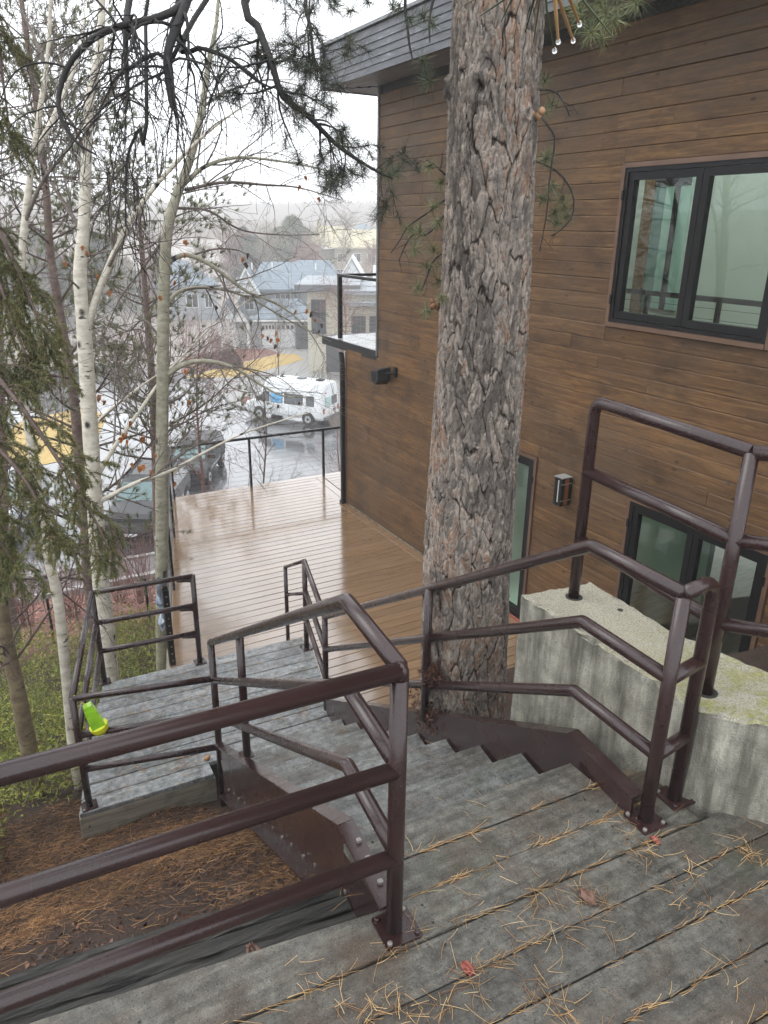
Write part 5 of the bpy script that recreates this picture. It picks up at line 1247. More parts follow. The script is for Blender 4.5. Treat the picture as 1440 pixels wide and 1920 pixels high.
C[:, 2] = np.maximum(C[:, 2], ZL+.002)
single('fallen_needles', bent(C, D, .062, .00085, 5, .45, k_=4), M_STRAW, 'straw coloured pine needles in clusters and plank joints on the landing', 'pine needles', kind='stuff')
Cs = []; Ds = []
for kx in range(1, 9):
    n_ = 26; ya = 1.742+(kx-1)*RUN; yy = RNG.uniform(ya, ya+RUN-.03, n_); xx = xL(yy)+.04+RNG.random(n_)*.9; a = RNG.uniform(0, 2*pi, n_)
    xx[:8] = xR(yy[:8])-.10-.1*RNG.random(8)
    Cs.append(np.stack([xx, yy, np.full(n_, ZL-kx*RISE+.004)], -1)); Ds.append(np.stack([np.cos(a), np.sin(a), RNG.normal(0, .04, n_)], -1))
single('fallen_needles', bent(np.concatenate(Cs), np.concatenate(Ds), .06, .0009, 4, .4, k_=4), M_STRAW, 'scattered pine needles and debris on the stair treads', 'pine needles', kind='stuff')
n_ = 420; yy = RNG.uniform(4.8, 6.35, n_); xx = .25+.27*(yy-4.76)+RNG.random(n_)*np.where(yy < 5.05, .85, 2.0); a = RNG.uniform(0, 2*pi, n_)
gapy = 4.76+np.round((yy-4.76+.045*(xx-.2))/.1515)*.1515-.045*(xx-.2); sn = RNG.random(n_) < .5; yy = np.where(sn, gapy+RNG.normal(0, .012, n_), yy); a = np.where(sn, RNG.normal(0, .4, n_), a)
n2_ = 110; c2 = np.array([[2.1, 5.1], [1.45, 5.75], [2.15, 5.62], [.9, 5.35], [1.0, 4.95]])[RNG.integers(0, 5, n2_)]+RNG.normal(0, .08, (n2_, 2))
xx = np.concatenate([xx, c2[:, 0]]); yy = np.concatenate([yy, c2[:, 1]]); a = np.concatenate([a, RNG.uniform(0, 6.3, n2_)])
single('fallen_needles', bent(np.stack([xx, yy, np.full(len(xx), ZM+.005)], -1), np.stack([np.cos(a), np.sin(a), RNG.normal(0, .03, len(xx))], -1), .075, .0012, 4, .4, k_=3), M_STRAW, 'pale brown needles strewn over the pale platform planks', 'pine needles', kind='stuff')
# single leaves and bits
def crumple(c, s, seed, mat, label, name='dead_leaf'):
    r = np.random.default_rng(seed); n = 6; V = []
    for i in range(n+1):
        for j in range(n+1):
            u_, v_ = i/n-.5, j/n-.5; w_ = 1-1.1*abs(v_); V.append((c[0]+s*(u_*w_+.12*r.normal()*.4), c[1]+s*v_*1.3+s*.05*r.normal(), c[2]+s*(.10+.20*abs(sin(u_*9+seed))+.08*r.normal())))
    F = [(i*(n+1)+j, (i+1)*(n+1)+j, (i+1)*(n+1)+j+1, i*(n+1)+j+1) for i in range(n) for j in range(n)]
    m2 = len(V); V += [(a, b, d-.0015) for a, b, d in V]; F += [tuple(q+m2 for q in reversed(f)) for f in F]
    return single(name, (V, F), mat, label, 'leaf')
M_RLEAF = plain('red_leaf', (.26, .065, .045), .4); M_BLEAF = plain('brown_leaf', (.15, .08, .055), .6)
p = atz(611, 1524, ZL-4*RISE); 
crumple(np.array([1.03, 3.02, ZL-4*RISE]) if False else np.array([p[0], p[1], ZL-4*RISE]), .062, 3, M_RLEAF, 'single pink red leaf lying on a stair tread near the left stringer')
p = atz(877, 1818, ZL); crumple(p, .036, 5, M_RLEAF, 'red brown leaf on the landing planks in the lower middle')
p = atz(475, 1790, 2.1); crumple(p+np.array([0, 0, .0]), .055, 8, M_BLEAF, 'crumpled brown leaf on the dark split timber')
p = atz(1228, 1577, ZL); crumple(p, .03, 9, M_RLEAF, 'tiny orange red leaf beside the right post feet')
p = atz(1100, 1685, ZL); crumple(p, .05, 12, M_BLEAF, 'curled brown leaf in the needle cluster mid landing')
p = atz(402, 1225, ZM); crumple(np.array([1.66, 6.25, ZM]), .05, 13, M_RLEAF, 'small dark red leaf at the far edge of the platform')
p = atz(382, 1426, ZM)
cn = Thing('pine_cone', 'small tan pine cone on the platform plank near the stair stringer', 'pine cone', p)
part(cn, 'cone_body', tilt(lathe([(.004, 0), (.018, .012), (.022, .025), (.016, .045), (.004, .058)], p+np.array([0, 0, .004]), 9), p, 'Y', 1.1), plain('cone_tan', (.40, .22, .10), .6), smooth=True)
# ================================================================== VEHICLES
def xf(VF, o, yaw, sc=1.):
    V = np.asarray(VF[0], float)*sc; c, s = cos(yaw), sin(yaw)
    return np.stack([o[0]+V[:, 0]*c-V[:, 1]*s, o[1]+V[:, 0]*s+V[:, 1]*c, o[2]+V[:, 2]], -1), VF[1]
def loft(stations):                           # (x, [(halfwidth, z)...] from sill to crown)
    V = []; n = None
    for x, pr_ in stations:
        full = [(-y, z) for y, z in pr_]+[(y, z) for y, z in reversed(pr_)]
        n = len(full); V += [(x, y, z) for y, z in full]
    F = []
    for i in range(len(stations)-1):
        for j in range(n): F.append((i*n+j, i*n+(j+1) % n, (i+1)*n+(j+1) % n, (i+1)*n+j))
    F.append(tuple(range(n-1, -1, -1))); F.append(tuple(range((len(stations)-1)*n, len(stations)*n)))
    return V, F
def quadslab(p, th):                          # thin slab from 4 corner points, thickness vector
    return extr(p, th)
def wheel(t, x, y, r, w, o, yaw, sc, mt, mr):
    a = [(x, y-w/2, r), (x, y, r), (x, y+w/2, r)]
    ty = part(t, 'wheel', xf(tube(a, r, 22), o, yaw, sc), mt)
    s = 1 if y > 0 else -1
    part(t, 'rim', xf(tube([(x, y+s*w*.42, r), (x, y+s*w*.50, r), (x, y+s*w*.56, r)], r*.6, 16), o, yaw, sc), mr, parent=ty)
    part(t, 'hub', xf(tube([(x, y+s*w*.57, r), (x, y+s*w*.61, r), (x, y+s*w*.65, r)], r*.2, 10), o, yaw, sc), mt, parent=ty)
M_WHITE = plain('white_car_paint', (.74, .77, .78), .25, 0, .6)
M_TYRE = plain('tyre', (.012, .012, .012), .7); M_RIM = plain('steel_rim', (.42, .43, .44), .35, .6)
M_CGL = Mat('car_glass', .05, (.02, .03, .035)); M_CGL.coat(1., .03); M_CGL = M_CGL.m
M_BLUEGL = Mat('blue_sunshade_glass', .2, (.05, .33, .60)); M_BLUEGL.coat(1., .03); M_BLUEGL = M_BLUEGL.m
M_TAIL = plain('tail_lamp', (.30, .02, .02), .2, 0, .5); M_CHR = plain('chrome', (.55, .56, .58), .15, 1.)
M_GBUMP = plain('grey_bumper', (.12, .12, .13), .4)
wr = atz(577, 797, ZS); wf = atz(497, 786, ZS)
vy = atan2(wf[1]-wr[1], wf[0]-wr[0]); VS = .93
# near side of the van = its left side: local +Y
ov = np.array([wr[0], wr[1], ZS+.026]); dirv = np.array([cos(vy), sin(vy), 0]); leftv = np.array([-sin(vy), cos(vy), 0])
ov = ov+dirv*1.75*VS*.93-leftv*.84*VS
van = Thing('camper_van', 'white high roof camper van with blue covered side window parked by the kerb', 'van', ov)
def q(x, y, z): return (x, y, z)
low = [(.84, .32), (.95, .50), (.99, .75), (.99, 1.12)]
def S_(x, k_): return (x, k_)
st_ = [(-2.80, [(.86, .45), (.94, .6), (.95, .8), (.94, 1.1), (.86, 1.85), (.80, 2.05), (.70, 2.40), (.45, 2.52)]),
       (-2.70, [(.88, .36), (.96, .5), (.99, .75), (.99, 1.12), (.91, 1.9), (.86, 2.08), (.76, 2.50), (.48, 2.62)]),
       (1.10, [(.88, .36), (.96, .5), (.99, .75), (.99, 1.12), (.91, 1.9), (.86, 2.08), (.76, 2.50), (.48, 2.62)]),
       (1.45, [(.88, .36), (.96, .5), (.99, .75), (.99, 1.12), (.90, 1.88), (.84, 2.05), (.72, 2.38), (.45, 2.50)]),
       (1.95, [(.88, .36), (.96, .5), (.99, .75), (.98, 1.12), (.92, 1.45), (.88, 1.52), (.80, 1.58), (.45, 1.62)]),
       (2.12, [(.88, .36), (.96, .5), (.98, .75), (.96, 1.05), (.92, 1.16), (.88, 1.18), (.70, 1.21), (.45, 1.22)]),
       (2.78, [(.84, .36), (.92, .5), (.94, .72), (.92, .92), (.88, 1.00), (.84, 1.03), (.68, 1.06), (.45, 1.07)]),
       (2.90, [(.78, .42), (.84, .5), (.86, .70), (.84, .86), (.82, .92), (.78, .95), (.64, .97), (.42, .98)])]
bd = part(van, 'body', xf(loft(st_), ov, vy, VS), M_WHITE)
def sidewin(x0, x1, z0, z1, mat, nm='window', s=1, o=ov, yw=vy, sc=VS, t=van, sl=0.):
    f = lambda z: np.interp(z, [1.12, 1.9], [.99, .91])
    P = [(x0, s*(f(z0)+.004), z0), (x1, s*(f(z0)+.004), z0), (x1-sl, s*(f(z1)+.004), z1), (x0, s*(f(z1)+.004), z1)]
    fr_ = [((p[0]-(.03 if p[0] == x0 else -.03)), p[1]-s*.002, p[2]+(-.03 if p[2] == z0 else .03)) for p in P]
    w_ = part(t, nm, xf(extr(P, (0, s*.010, 0)), o, yw, sc), mat)
    part(t, 'frame', xf(extr(fr_, (0, s*.006, 0)), o, yw, sc), M_TYRE, parent=w_)
for s in (1, -1):
    sidewin(1.05, 1.80, 1.22, 1.78, M_CGL, s=s, sl=.38)
    sidewin(.10, .92, 1.20, 1.78, M_BLUEGL, s=s)
    sidewin(-1.35, -.08, 1.20, 1.78, M_CGL, s=s)
    sidewin(-2.15, -1.65, 1.22, 1.76, M_CGL, s=s)
    part(van, 'mirror', xf(box(1.72, s*1.02 if s > 0 else -1.20, 1.2, 1.85, s*1.20 if s > 0 else -1.02, 1.5), ov, vy, VS), M_TYRE)
    part(van, 'tail_lamp', xf(box(-2.825, s*.87-.07, .78, -2.79, s*.87+.07, 1.10), ov, vy, VS), M_TAIL)
    for xw in (-1.75+.0, 1.80):
        part(van, 'wheel_arch', xf(tube([(xw, s*.93, .40), (xw, s*.96, .40), (xw, s*.996, .40)], .43, 24), ov, vy, VS), M_TYRE)
        wheel(van, xw, s*.90, .37, .24, ov, vy, VS, M_TYRE, M_RIM)
    part(van, 'rear_window', xf(box(-2.835, min(s*.08, s*.70), 1.22, -2.80, max(s*.08, s*.70), 1.74), ov, vy, VS), M_CGL if s < 0 else plain('pale_rear_glass', (.30, .48, .45), .1, 0, 1.))
part(van, 'rear_bumper', xf(box(-2.98, -.93, .42, -2.81, .93, .60), ov, vy, VS), M_GBUMP)
part(van, 'front_bumper', xf(box(2.91, -.9, .36, 3.02, .9, .58), ov, vy, VS), M_GBUMP)
part(van, 'rear_lamp_strip', xf(box(-2.83, .55, 2.0, -2.79, .75, 2.06), ov, vy, VS), M_TAIL)
part(van, 'number_plate', xf(box(-2.84, -.55, .80, -2.805, -.25, .95), ov, vy, VS), M_GBUMP)
part(van, 'roof_vent', xf(box(-1.0, -.2, 2.63, -.5, .2, 2.70), ov, vy, VS), M_GBUMP)
part(van, 'roof_vent', xf(box(-2.3, -.2, 2.63, -1.9, .2, 2.70), ov, vy, VS), M_TYRE)
part(van, 'drip_rail', xf(join(box(-2.75, .885, 2.04, 1.35, .905, 2.07), box(-2.75, -.905, 2.04, 1.35, -.885, 2.07)), ov, vy, VS), M_GBUMP)
part(van, 'windshield', xf(extr([(1.99, -.78, 1.50), (1.99, .78, 1.50), (1.49, .66, 2.0), (1.49, -.66, 2.0)], (.02, 0, .02)), ov, vy, VS), M_CGL)

def suv(name, label, cat, o, yaw, paint, sc=1., front=True):
    t = Thing(name, label, cat, o)
    b = [(-2.35, [(.80, .45), (.92, .6), (.94, .85), (.90, 1.1), (.74, 1.2), (.5, 1.24)]),
         (-2.25, [(.84, .30), (.96, .5), (.98, .85), (.95, 1.12), (.78, 1.58), (.55, 1.64)]),
         (-1.6, [(.84, .28), (.97, .5), (.99, .85), (.96, 1.10), (.76, 1.72), (.5, 1.77)]),
         (.1, [(.84, .28), (.97, .5), (.99, .85), (.96, 1.08), (.75, 1.70), (.5, 1.75)]),
         (.55, [(.84, .28), (.97, .5), (.99, .85), (.96, 1.08), (.78, 1.55), (.5, 1.60)]),
         (1.15, [(.84, .28), (.97, .5), (.99, .82), (.95, 1.02), (.84, 1.12), (.5, 1.16)]),
         (2.15, [(.84, .28), (.96, .48), (.97, .78), (.93, .92), (.80, 1.00), (.5, 1.03)]),
         (2.38, [(.78, .32), (.88, .48), (.88, .72), (.84, .84), (.72, .92), (.5, .94)])]
    part(t, 'body', xf(loft(b), o, yaw, sc), paint)
    part(t, 'windshield', xf(extr([(1.17, -.76, 1.14), (1.17, .76, 1.14), (.56, .66, 1.60), (.56, -.66, 1.60)], (.014, 0, .016)), o, yaw, sc), plain('windshield_glass', (.10, .17, .17), .08, 0, 0., .6))
    for s in (1, -1):
        for x0, x1 in ((-2.0, -1.1), (-1.05, -.1), (-.05, .85)):
            f = lambda z: np.interp(z, [1.1, 1.72], [.965, .755])
            z1 = 1.60 if x1 < .5 else 1.50
            P = [(x0, s*f(1.16), 1.16), (x1+(.15 if x1 > .5 else 0), s*f(1.16), 1.16), (x1-(.38 if x1 > .5 else 0), s*f(z1), z1), (x0+.02, s*f(z1), z1)]
            part(t, 'window', xf(extr(P, (0, s*.012, 0)), o, yaw, sc), M_CGL)
        for xw in (-1.45, 1.50):
            part(t, 'wheel_arch', xf(tube([(xw, s*.93, .38), (xw, s*.96, .38), (xw, s*.995, .38)], .42, 24), o, yaw, sc), M_TYRE)
            wheel(t, xw, s*.89, .36, .24, o, yaw, sc, M_TYRE, M_RIM)
        part(t, 'headlight', xf(box(2.20, s*.72-.17, .74, 2.40, s*.72+.17, .86), o, yaw, sc), M_CHR)
        part(t, 'mirror', xf(box(.75, min(s*.96, s*1.18), 1.08, .92, max(s*.96, s*1.18), 1.25), o, yaw, sc), M_TYRE)
        part(t, 'side_strip', xf(box(-1.0, min(s*.985, s*1.0), .62, 1.0, max(s*.985, s*1.0), .68), o, yaw, sc), M_CHR)
    g = part(t, 'grille', xf(box(2.37, -.50, .46, 2.42, .50, .84), o, yaw, sc), M_TYRE)
    for i in range(5): part(t, 'grille_bar', xf(box(2.421, -.48, .50+i*.07, 2.435, .48, .52+i*.07), o, yaw, sc), M_CHR, parent=g)
    part(t, 'number_plate', xf(box(2.425, -.22, .33, 2.44, .22, .43), o, yaw, sc), M_WHITE)
    for s in (1, -1): part(t, 'roof_rail', xf(beam((-1.8, s*.66, 1.78), (.2, s*.66, 1.76), (0, .02, 0), (0, 0, .02)), o, yaw, sc), M_TYRE)
    return t
M_BPAINT = plain('black_car_paint', (.012, .013, .015), .30, 0, 0., .4); M_SPAINT = plain('silver_car_paint', (.50, .53, .57), .25, .3, .8)
f0 = atz(222, 1022, ZS); 
suv('parked_car', 'black suv with bright grille parked facing the slope behind the aspens', 'car', np.array([f0[0]+1.6, f0[1]+1.9, ZS+.026]), radians(-118), M_BPAINT, 1.06)
f0 = atz(60, 1010, ZS)
suv('parked_car', 'silver car mostly hidden behind the spruce boughs at the left', 'car', np.array([f0[0]-.6, f0[1]+2.2, ZS+.026]), radians(-112), M_SPAINT, 1.0)
f0 = atz(352, 925, ZS)
suv('parked_car', 'dark car glimpsed through the far left corner of the deck railing', 'car', np.array([f0[0]+1.1, f0[1]+2.4, ZS+.026]), radians(-120), plain('charcoal_car_paint', (.014, .014, .016), .35, 0, 0., .4), .92)

# ================================================================== FAR HOUSES
class Fr:                                     # local frame: x to the right, y away from the stairs, z up
    def __init__(s, px_, py_, z, turn=0.):
        s.o = atz(px_, py_, z); d = unit([s.o[0], s.o[1], 0]); a = radians(turn)
        s.b = np.array([d[0]*cos(a)-d[1]*sin(a), d[0]*sin(a)+d[1]*cos(a), 0]); s.r = np.array([s.b[1], -s.b[0], 0]); s.m = np.linalg.norm((s.o-CAM)@FW)/FPX
    def __call__(s, VF):
        V = np.asarray(VF[0], float); return s.o+V[:, :1]*s.r+V[:, 1:2]*s.b+V[:, 2:]*np.array([0, 0, 1.]), VF[1]
def gable(x0, x1, y0, y1, z0, z1, axis='y', oh=.3, th=.18):
    """two sloping slabs with overhang; ridge runs along axis"""
    if axis == 'y':
        c = (x0+x1)/2; k_ = (z1-z0)/(c-x0); P = [(x0-oh, y0-oh, z0-oh*k_), (c, y0-oh, z1), (x1+oh, y0-oh, z0-oh*k_), (x1+oh, y0-oh, z0-oh*k_+th), (c, y0-oh, z1+th), (x0-oh, y0-oh, z0-oh*k_+th)]
        V, F = [], []
        a = extr([P[0], P[1], P[4], P[5]], (0, y1-y0+2*oh, 0)); b = extr([P[1], P[2], P[3], P[4]], (0, y1-y0+2*oh, 0)); return join(a, b)
    c = (y0+y1)/2; k_ = (z1-z0)/(c-y0); P = [(x0-oh, y0-oh, z0-oh*k_), (x0-oh, c, z1), (x0-oh, y1+oh, z0-oh*k_), (x0-oh, y1+oh, z0-oh*k_+th), (x0-oh, c, z1+th), (x0-oh, y0-oh, z0-oh*k_+th)]
    return join(extr([P[0], P[1], P[4], P[5]], (x1-x0+2*oh, 0, 0)), extr([P[1], P[2], P[3], P[4]], (x1-x0+2*oh, 0, 0)))
def hip(x0, x1, y0, y1, z0, z1, inset, oh=.4):
    x0 -= oh; x1 += oh; y0 -= oh; y1 += oh; c = (y0+y1)/2
    V = [(x0, y0, z0), (x1, y0, z0), (x1, y1, z0), (x0, y1, z0), (x0+inset, c, z1), (x1-inset, c, z1), (x0, y0, z0-.2), (x1, y0, z0-.2), (x1, y1, z0-.2), (x0, y1, z0-.2)]
    return V, [(0, 1, 5, 4), (2, 3, 4, 5), (1, 2, 5), (3, 0, 4), (6, 7, 1, 0), (7, 8, 2, 1), (8, 9, 3, 2), (9, 6, 0, 3), (9, 8, 7, 6)]
def roofmat(name, a, b, sc=3.):
    k = Mat(name, .7); n1 = k.noise(sc, 6, .7); ln = k.noise(1., 2, .5, k.vec((.3, .3, 9))); k.set('Base Color', k.mix(k.ramp(ln, [(.4, 0.), (.6, .35)]), k.ramp(n1, [(.3, a), (.7, b)]), tuple(q_*.7 for q_ in a))); return k.m
M_SLATE = roofmat('blue_grey_shingles', (.115, .150, .180), (.20, .245, .28)); M_YROOF = roofmat('pale_yellow_tiles', (.36, .32, .20), (.52, .47, .32)); M_FLATR = roofmat('flat_roof_grey', (.22, .24, .26), (.34, .36, .38))
M_HWHITE = plain('house_white_trim', (.68, .69, .68), .5); M_HGREY = plain('house_grey_siding', (.30, .325, .34), .7); M_HBEIGE = plain('house_beige_render', (.52, .49, .40), .8); M_HTAN = plain('house_tan_wall', (.37, .33, .25), .8)
M_HDK = plain('house_dark_frame', (.06, .065, .07), .5)
def win(t, f, x0, x1, z0, z1, y, nx=2, nz=2, fm=None, th=.06, label=None):
    fm = fm or M_HWHITE; b_ = .08
    L = [box(x0-b_, y-th, z0-b_, x0, y, z1+b_), box(x1, y-th, z0-b_, x1+b_, y, z1+b_), box(x0, y-th, z0-b_, x1, y, z0), box(x0, y-th, z1, x1, y, z1+b_)]
    for i in range(1, nx): xx = x0+(x1-x0)*i/nx; L.append(box(xx-.03, y-th, z0, xx+.03, y-.01, z1))
    for i in range(1, nz): zz_ = z0+(z1-z0)*i/nz; L.append(box(x0, y-th+.004, zz_-.03, x1, y-.014, zz_+.03))
    w_ = part(t, 'window', f(join(*L)), fm, label=label); part(t, 'pane', f(box(x0, y-.022, z0, x1, y-.004, z1)), M_DGLASS, parent=w_)
# --- grey blue two storey house
f = Fr(532, 652, ZS); k1 = f.m
h1 = Thing('suburban_house', 'blue grey two storey house with white gables and slate coloured hip roof', 'house', f.o)
X = lambda px_: (px_-532)*k1*1.0
part(h1, 'wall', f(box(X(466), 4, 0, X(592), 14, 5.0)), M_HGREY)
rf1 = part(h1, 'roof', f(hip(X(466), X(612), 3.6, 14.4, 5.0, 7.25, 1.9)), M_SLATE, label='blue grey hip roof')
rf2 = part(h1, 'roof', f(hip(X(545), X(655), 6, 16, 5.3, 7.35, 1.5)), M_SLATE)
for px0, px1, yy, z0, z1 in ((447, 486, 2.6, 4.9, 6.9), (458, 488, 1.9, 4.6, 6.1)):
    part(h1, 'gable_wall', f(extr([(X(px0), yy, z0), (X(px1), yy, z0), ((X(px0)+X(px1))/2, yy, z1)], (0, 3, 0))), M_HWHITE)
    part(h1, 'gable_roof', f(gable(X(px0), X(px1), yy, 9, z0, z1, 'y', .25, .16)), M_SLATE, parent=rf1)
    c_ = (X(px0)+X(px1))/2
    for s in (-1, 1): part(h1, 'bargeboard', f(beam((c_+s*((X(px1)-X(px0))/2+.3), yy-.32, z0-.28), (c_, yy-.32, z1+.02), (0, .05, 0), (0, 0, .13))), M_HWHITE)
part(h1, 'wall', f(box(X(450), 2.8, 0, X(488), 8, 4.8)), M_HGREY)
win(h1, f, X(462), X(478), 3.2, 4.4, 2.8, 2, 2)
part(h1, 'trim_band', f(box(X(489), 3.90, 4.75, X(594), 3.99, 5.0)), M_HWHITE)
win(h1, f, X(520), X(548), 3.3, 4.5, 4, 3, 1)
# garage wing
part(h1, 'garage_wall', f(box(X(486), 0, 0, X(590), 4, 2.7)), M_HGREY)
part(h1, 'garage_roof', f(hip(X(486), X(590), -.2, 5.6, 2.7, 4.2, 1.7)), M_SLATE, parent=rf1)
part(h1, 'gutter', f(box(X(478), -.75, 2.46, X(600), -.62, 2.60)), M_HWHITE)
for a_, b_ in ((493, 517), (520, 553)):
    gd = part(h1, 'garage_door', f(box(X(a_), -.06, 0, X(b_), -.005, 2.25)), M_HWHITE)
    for i in range(3): part(h1, 'door_groove', f(box(X(a_)+.05, -.072, .55*(i+1)-.015, X(b_)-.05, -.061, .55*(i+1)+.015)), M_HGREY, parent=gd)
    nw = 4
    for i in range(nw):
        xa = X(a_)+(X(b_)-X(a_))*(i+.18)/nw; xb = X(a_)+(X(b_)-X(a_))*(i+.82)/nw
        part(h1, 'door_pane', f(box(xa, -.075, 1.72, xb, -.062, 2.05)), M_DGLASS, parent=gd)
# porch
part(h1, 'porch_wall', f(box(X(440), 1.5, 0, X(486), 3, 2.6)), M_HWHITE)
for px0, px1, yy, z0, z1 in ((414, 446, .6, 2.6, 4.0), (440, 470, -.3, 2.4, 3.7)):
    part(h1, 'porch_gable', f(extr([(X(px0), yy, z0), (X(px1), yy, z0), ((X(px0)+X(px1))/2, yy, z1)], (0, 1.5, 0))), M_HWHITE)
    part(h1, 'porch_roof', f(gable(X(px0), X(px1), yy, 4.5, z0, z1, 'y', .25, .14)), M_SLATE, parent=rf1)
    for xx in (X(px0)+.1, X(px1)-.1): part(h1, 'column', f(box(xx-.14, yy+.05, 0, xx+.14, yy+.33, z0)), M_HWHITE)
for xx in (476, 515, 600): part(h1, 'roof_vent', f(tube([(X(xx), 6.2, 6.6), (X(xx), 6.2, 7.0), (X(xx), 6.2, 7.3)], .07, 8)), M_HWHITE, parent=rf1)
# fence between the houses
fg = Thing('slat_fence', 'dark vertical slat fence and gate between the grey and beige houses', 'fence', f.o)
for i in range(26):
    xx = X(556)+i*(X(592)-X(556))/25; part(fg, 'slat', f(box(xx-.035, -1.2, 0, xx+.035, -1.16, 2.1)), M_HDK)
part(fg, 'rail', f(box(X(555), -1.155, 1.75, X(593), -1.11, 1.87)), M_HDK); part(fg, 'rail', f(box(X(555), -1.155, .3, X(593), -1.11, .42)), M_HDK)
# --- beige modern house
f2 = Fr(600, 698, ZS, -4); k2_ = f2.m; X2 = lambda px_: (px_-600)*k2_
h2 = Thing('modern_house', 'beige rendered flat roofed modern house with tall dark windows behind the balcony', 'house', f2.o)
part(h2, 'wall', f2(box(X2(579), 0, 0, X2(652), 9, 6.1)), M_HBEIGE)
part(h2, 'roof', f2(box(X2(560), -.9, 6.12, X2(675), 10, 6.62)), M_FLATR, label='flat grey roof slab')
part(h2, 'roof_edge', f2(box(X2(559), -.98, 6.2, X2(676), -.905, 6.58)), M_GREYTRIM)
win(h2, f2, X2(588), X2(611), 3.0, 5.4, 0, 3, 3, M_HDK)
part(h2, 'wall', f2(box(X2(653), -1.5, 0, X2(760), 8, 6.0)), M_HBEIGE)
part(h2, 'roof', f2(box(X2(648), -2.0, 6.02, X2(770), 9, 6.3)), M_FLATR)
part(h2, 'canopy', f2(box(X2(652), -2.9, 5.3, X2(770), -1.51, 5.55)), M_FLATR)
win(h2, f2, X2(662), X2(684), 2.3, 4.4, -1.5, 3, 3, M_HDK); win(h2, f2, X2(694), X2(730), 2.3, 4.4, -1.5, 4, 3, M_HDK)
part(h2, 'garage_opening', f2(box(X2(612), -.04, 0, X2(645), -.003, 2.3)), M_HDK)
part(h2, 'step', f2(box(X2(640), -3.5, 0, X2(760), -1.51, .5)), M_PCONC)
part(h2, 'gable_wall', f2(extr([(X2(626), 9.5, 6.0), (X2(682), 9.5, 6.0), (X2(654), 9.5, 8.0)], (0, 4, 0))), M_HWHITE)
part(h2, 'gable_roof', f2(gable(X2(626), X2(682), 9.5, 15, 6.2, 8.1, 'y', .3, .2)), M_HWHITE)
part(h2, 'chimney_pipe', f2(tube([(X2(703), 4, 6.31), (X2(703), 4, 7.2), (X2(703), 4, 7.8)], .22, 10)), M_HWHITE)
# --- far tan house on the rise
f3 = Fr(650, 520, -3.2, 3); k3 = f3.m; X3 = lambda px_: (px_-650)*k3
h3 = Thing('hillside_house', 'hazy tan house with pale yellow tiled roofs up on the far rise', 'house', f3.o)
part(h3, 'wall', f3(box(X3(628), 0, -2, X3(720), 10, 4.6)), M_HTAN); part(h3, 'wall', f3(box(X3(588), 4, -2, X3(630), 12, 4.0)), M_HTAN)
r3 = part(h3, 'roof', f3(hip(X3(622), X3(735), -.5, 11, 4.6, 7.3, 2.2)), M_YROOF); part(h3, 'roof', f3(hip(X3(585), X3(668), 2, 13, 4.9, 7.8, 2.)), M_YROOF); part(h3, 'roof', f3(hip(X3(660), X3(720), 6, 16, 6.0, 8.2, 2.5)), M_SLATE)
for a_, b_ in ((634, 650), (660, 676), (690, 704)): win(h3, f3, X3(a_), X3(b_), 2.4, 3.6, 0, 2, 1)
for a_, b_ in ((632, 650), (660, 680)): win(h3, f3, X3(a_), X3(b_), -.6, 1.2, 0, 3, 1)
part(h3, 'porch', f3(box(X3(590), 1.5, 2.4, X3(628), 4, 2.6)), M_HWHITE)
for q_ in (592, 604, 616, 626): part(h3, 'column', f3(box(X3(q_)-.12, 1.6, -2, X3(q_)+.12, 1.85, 2.4)), M_HWHITE)
part(h3, 'chimney', f3(box(X3(598), 8, 6, X3(606), 9, 8.8)), M_HTAN)
# --- dim house roof seen through the birches
f4 = Fr(350, 590, -5.0, 4); k4 = f4.m; X4 = lambda px_: (px_-350)*k4
h4 = Thing('hillside_house', 'faint grey house roof seen through the birch branches left of the slate roofed house', 'house', f4.o)
part(h4, 'wall', f4(box(X4(300), 0, -1.5, X4(408), 9, 3.2)), M_HGREY); part(h4, 'roof', f4(hip(X4(300), X4(408), -.3, 9.3, 3.2, 5.6, 3.)), M_SLATE)
for a_, b_ in ((318, 332), (352, 372), (386, 398)): win(h4, f4, X4(a_), X4(b_), .8, 2.2, 0, 2, 1)

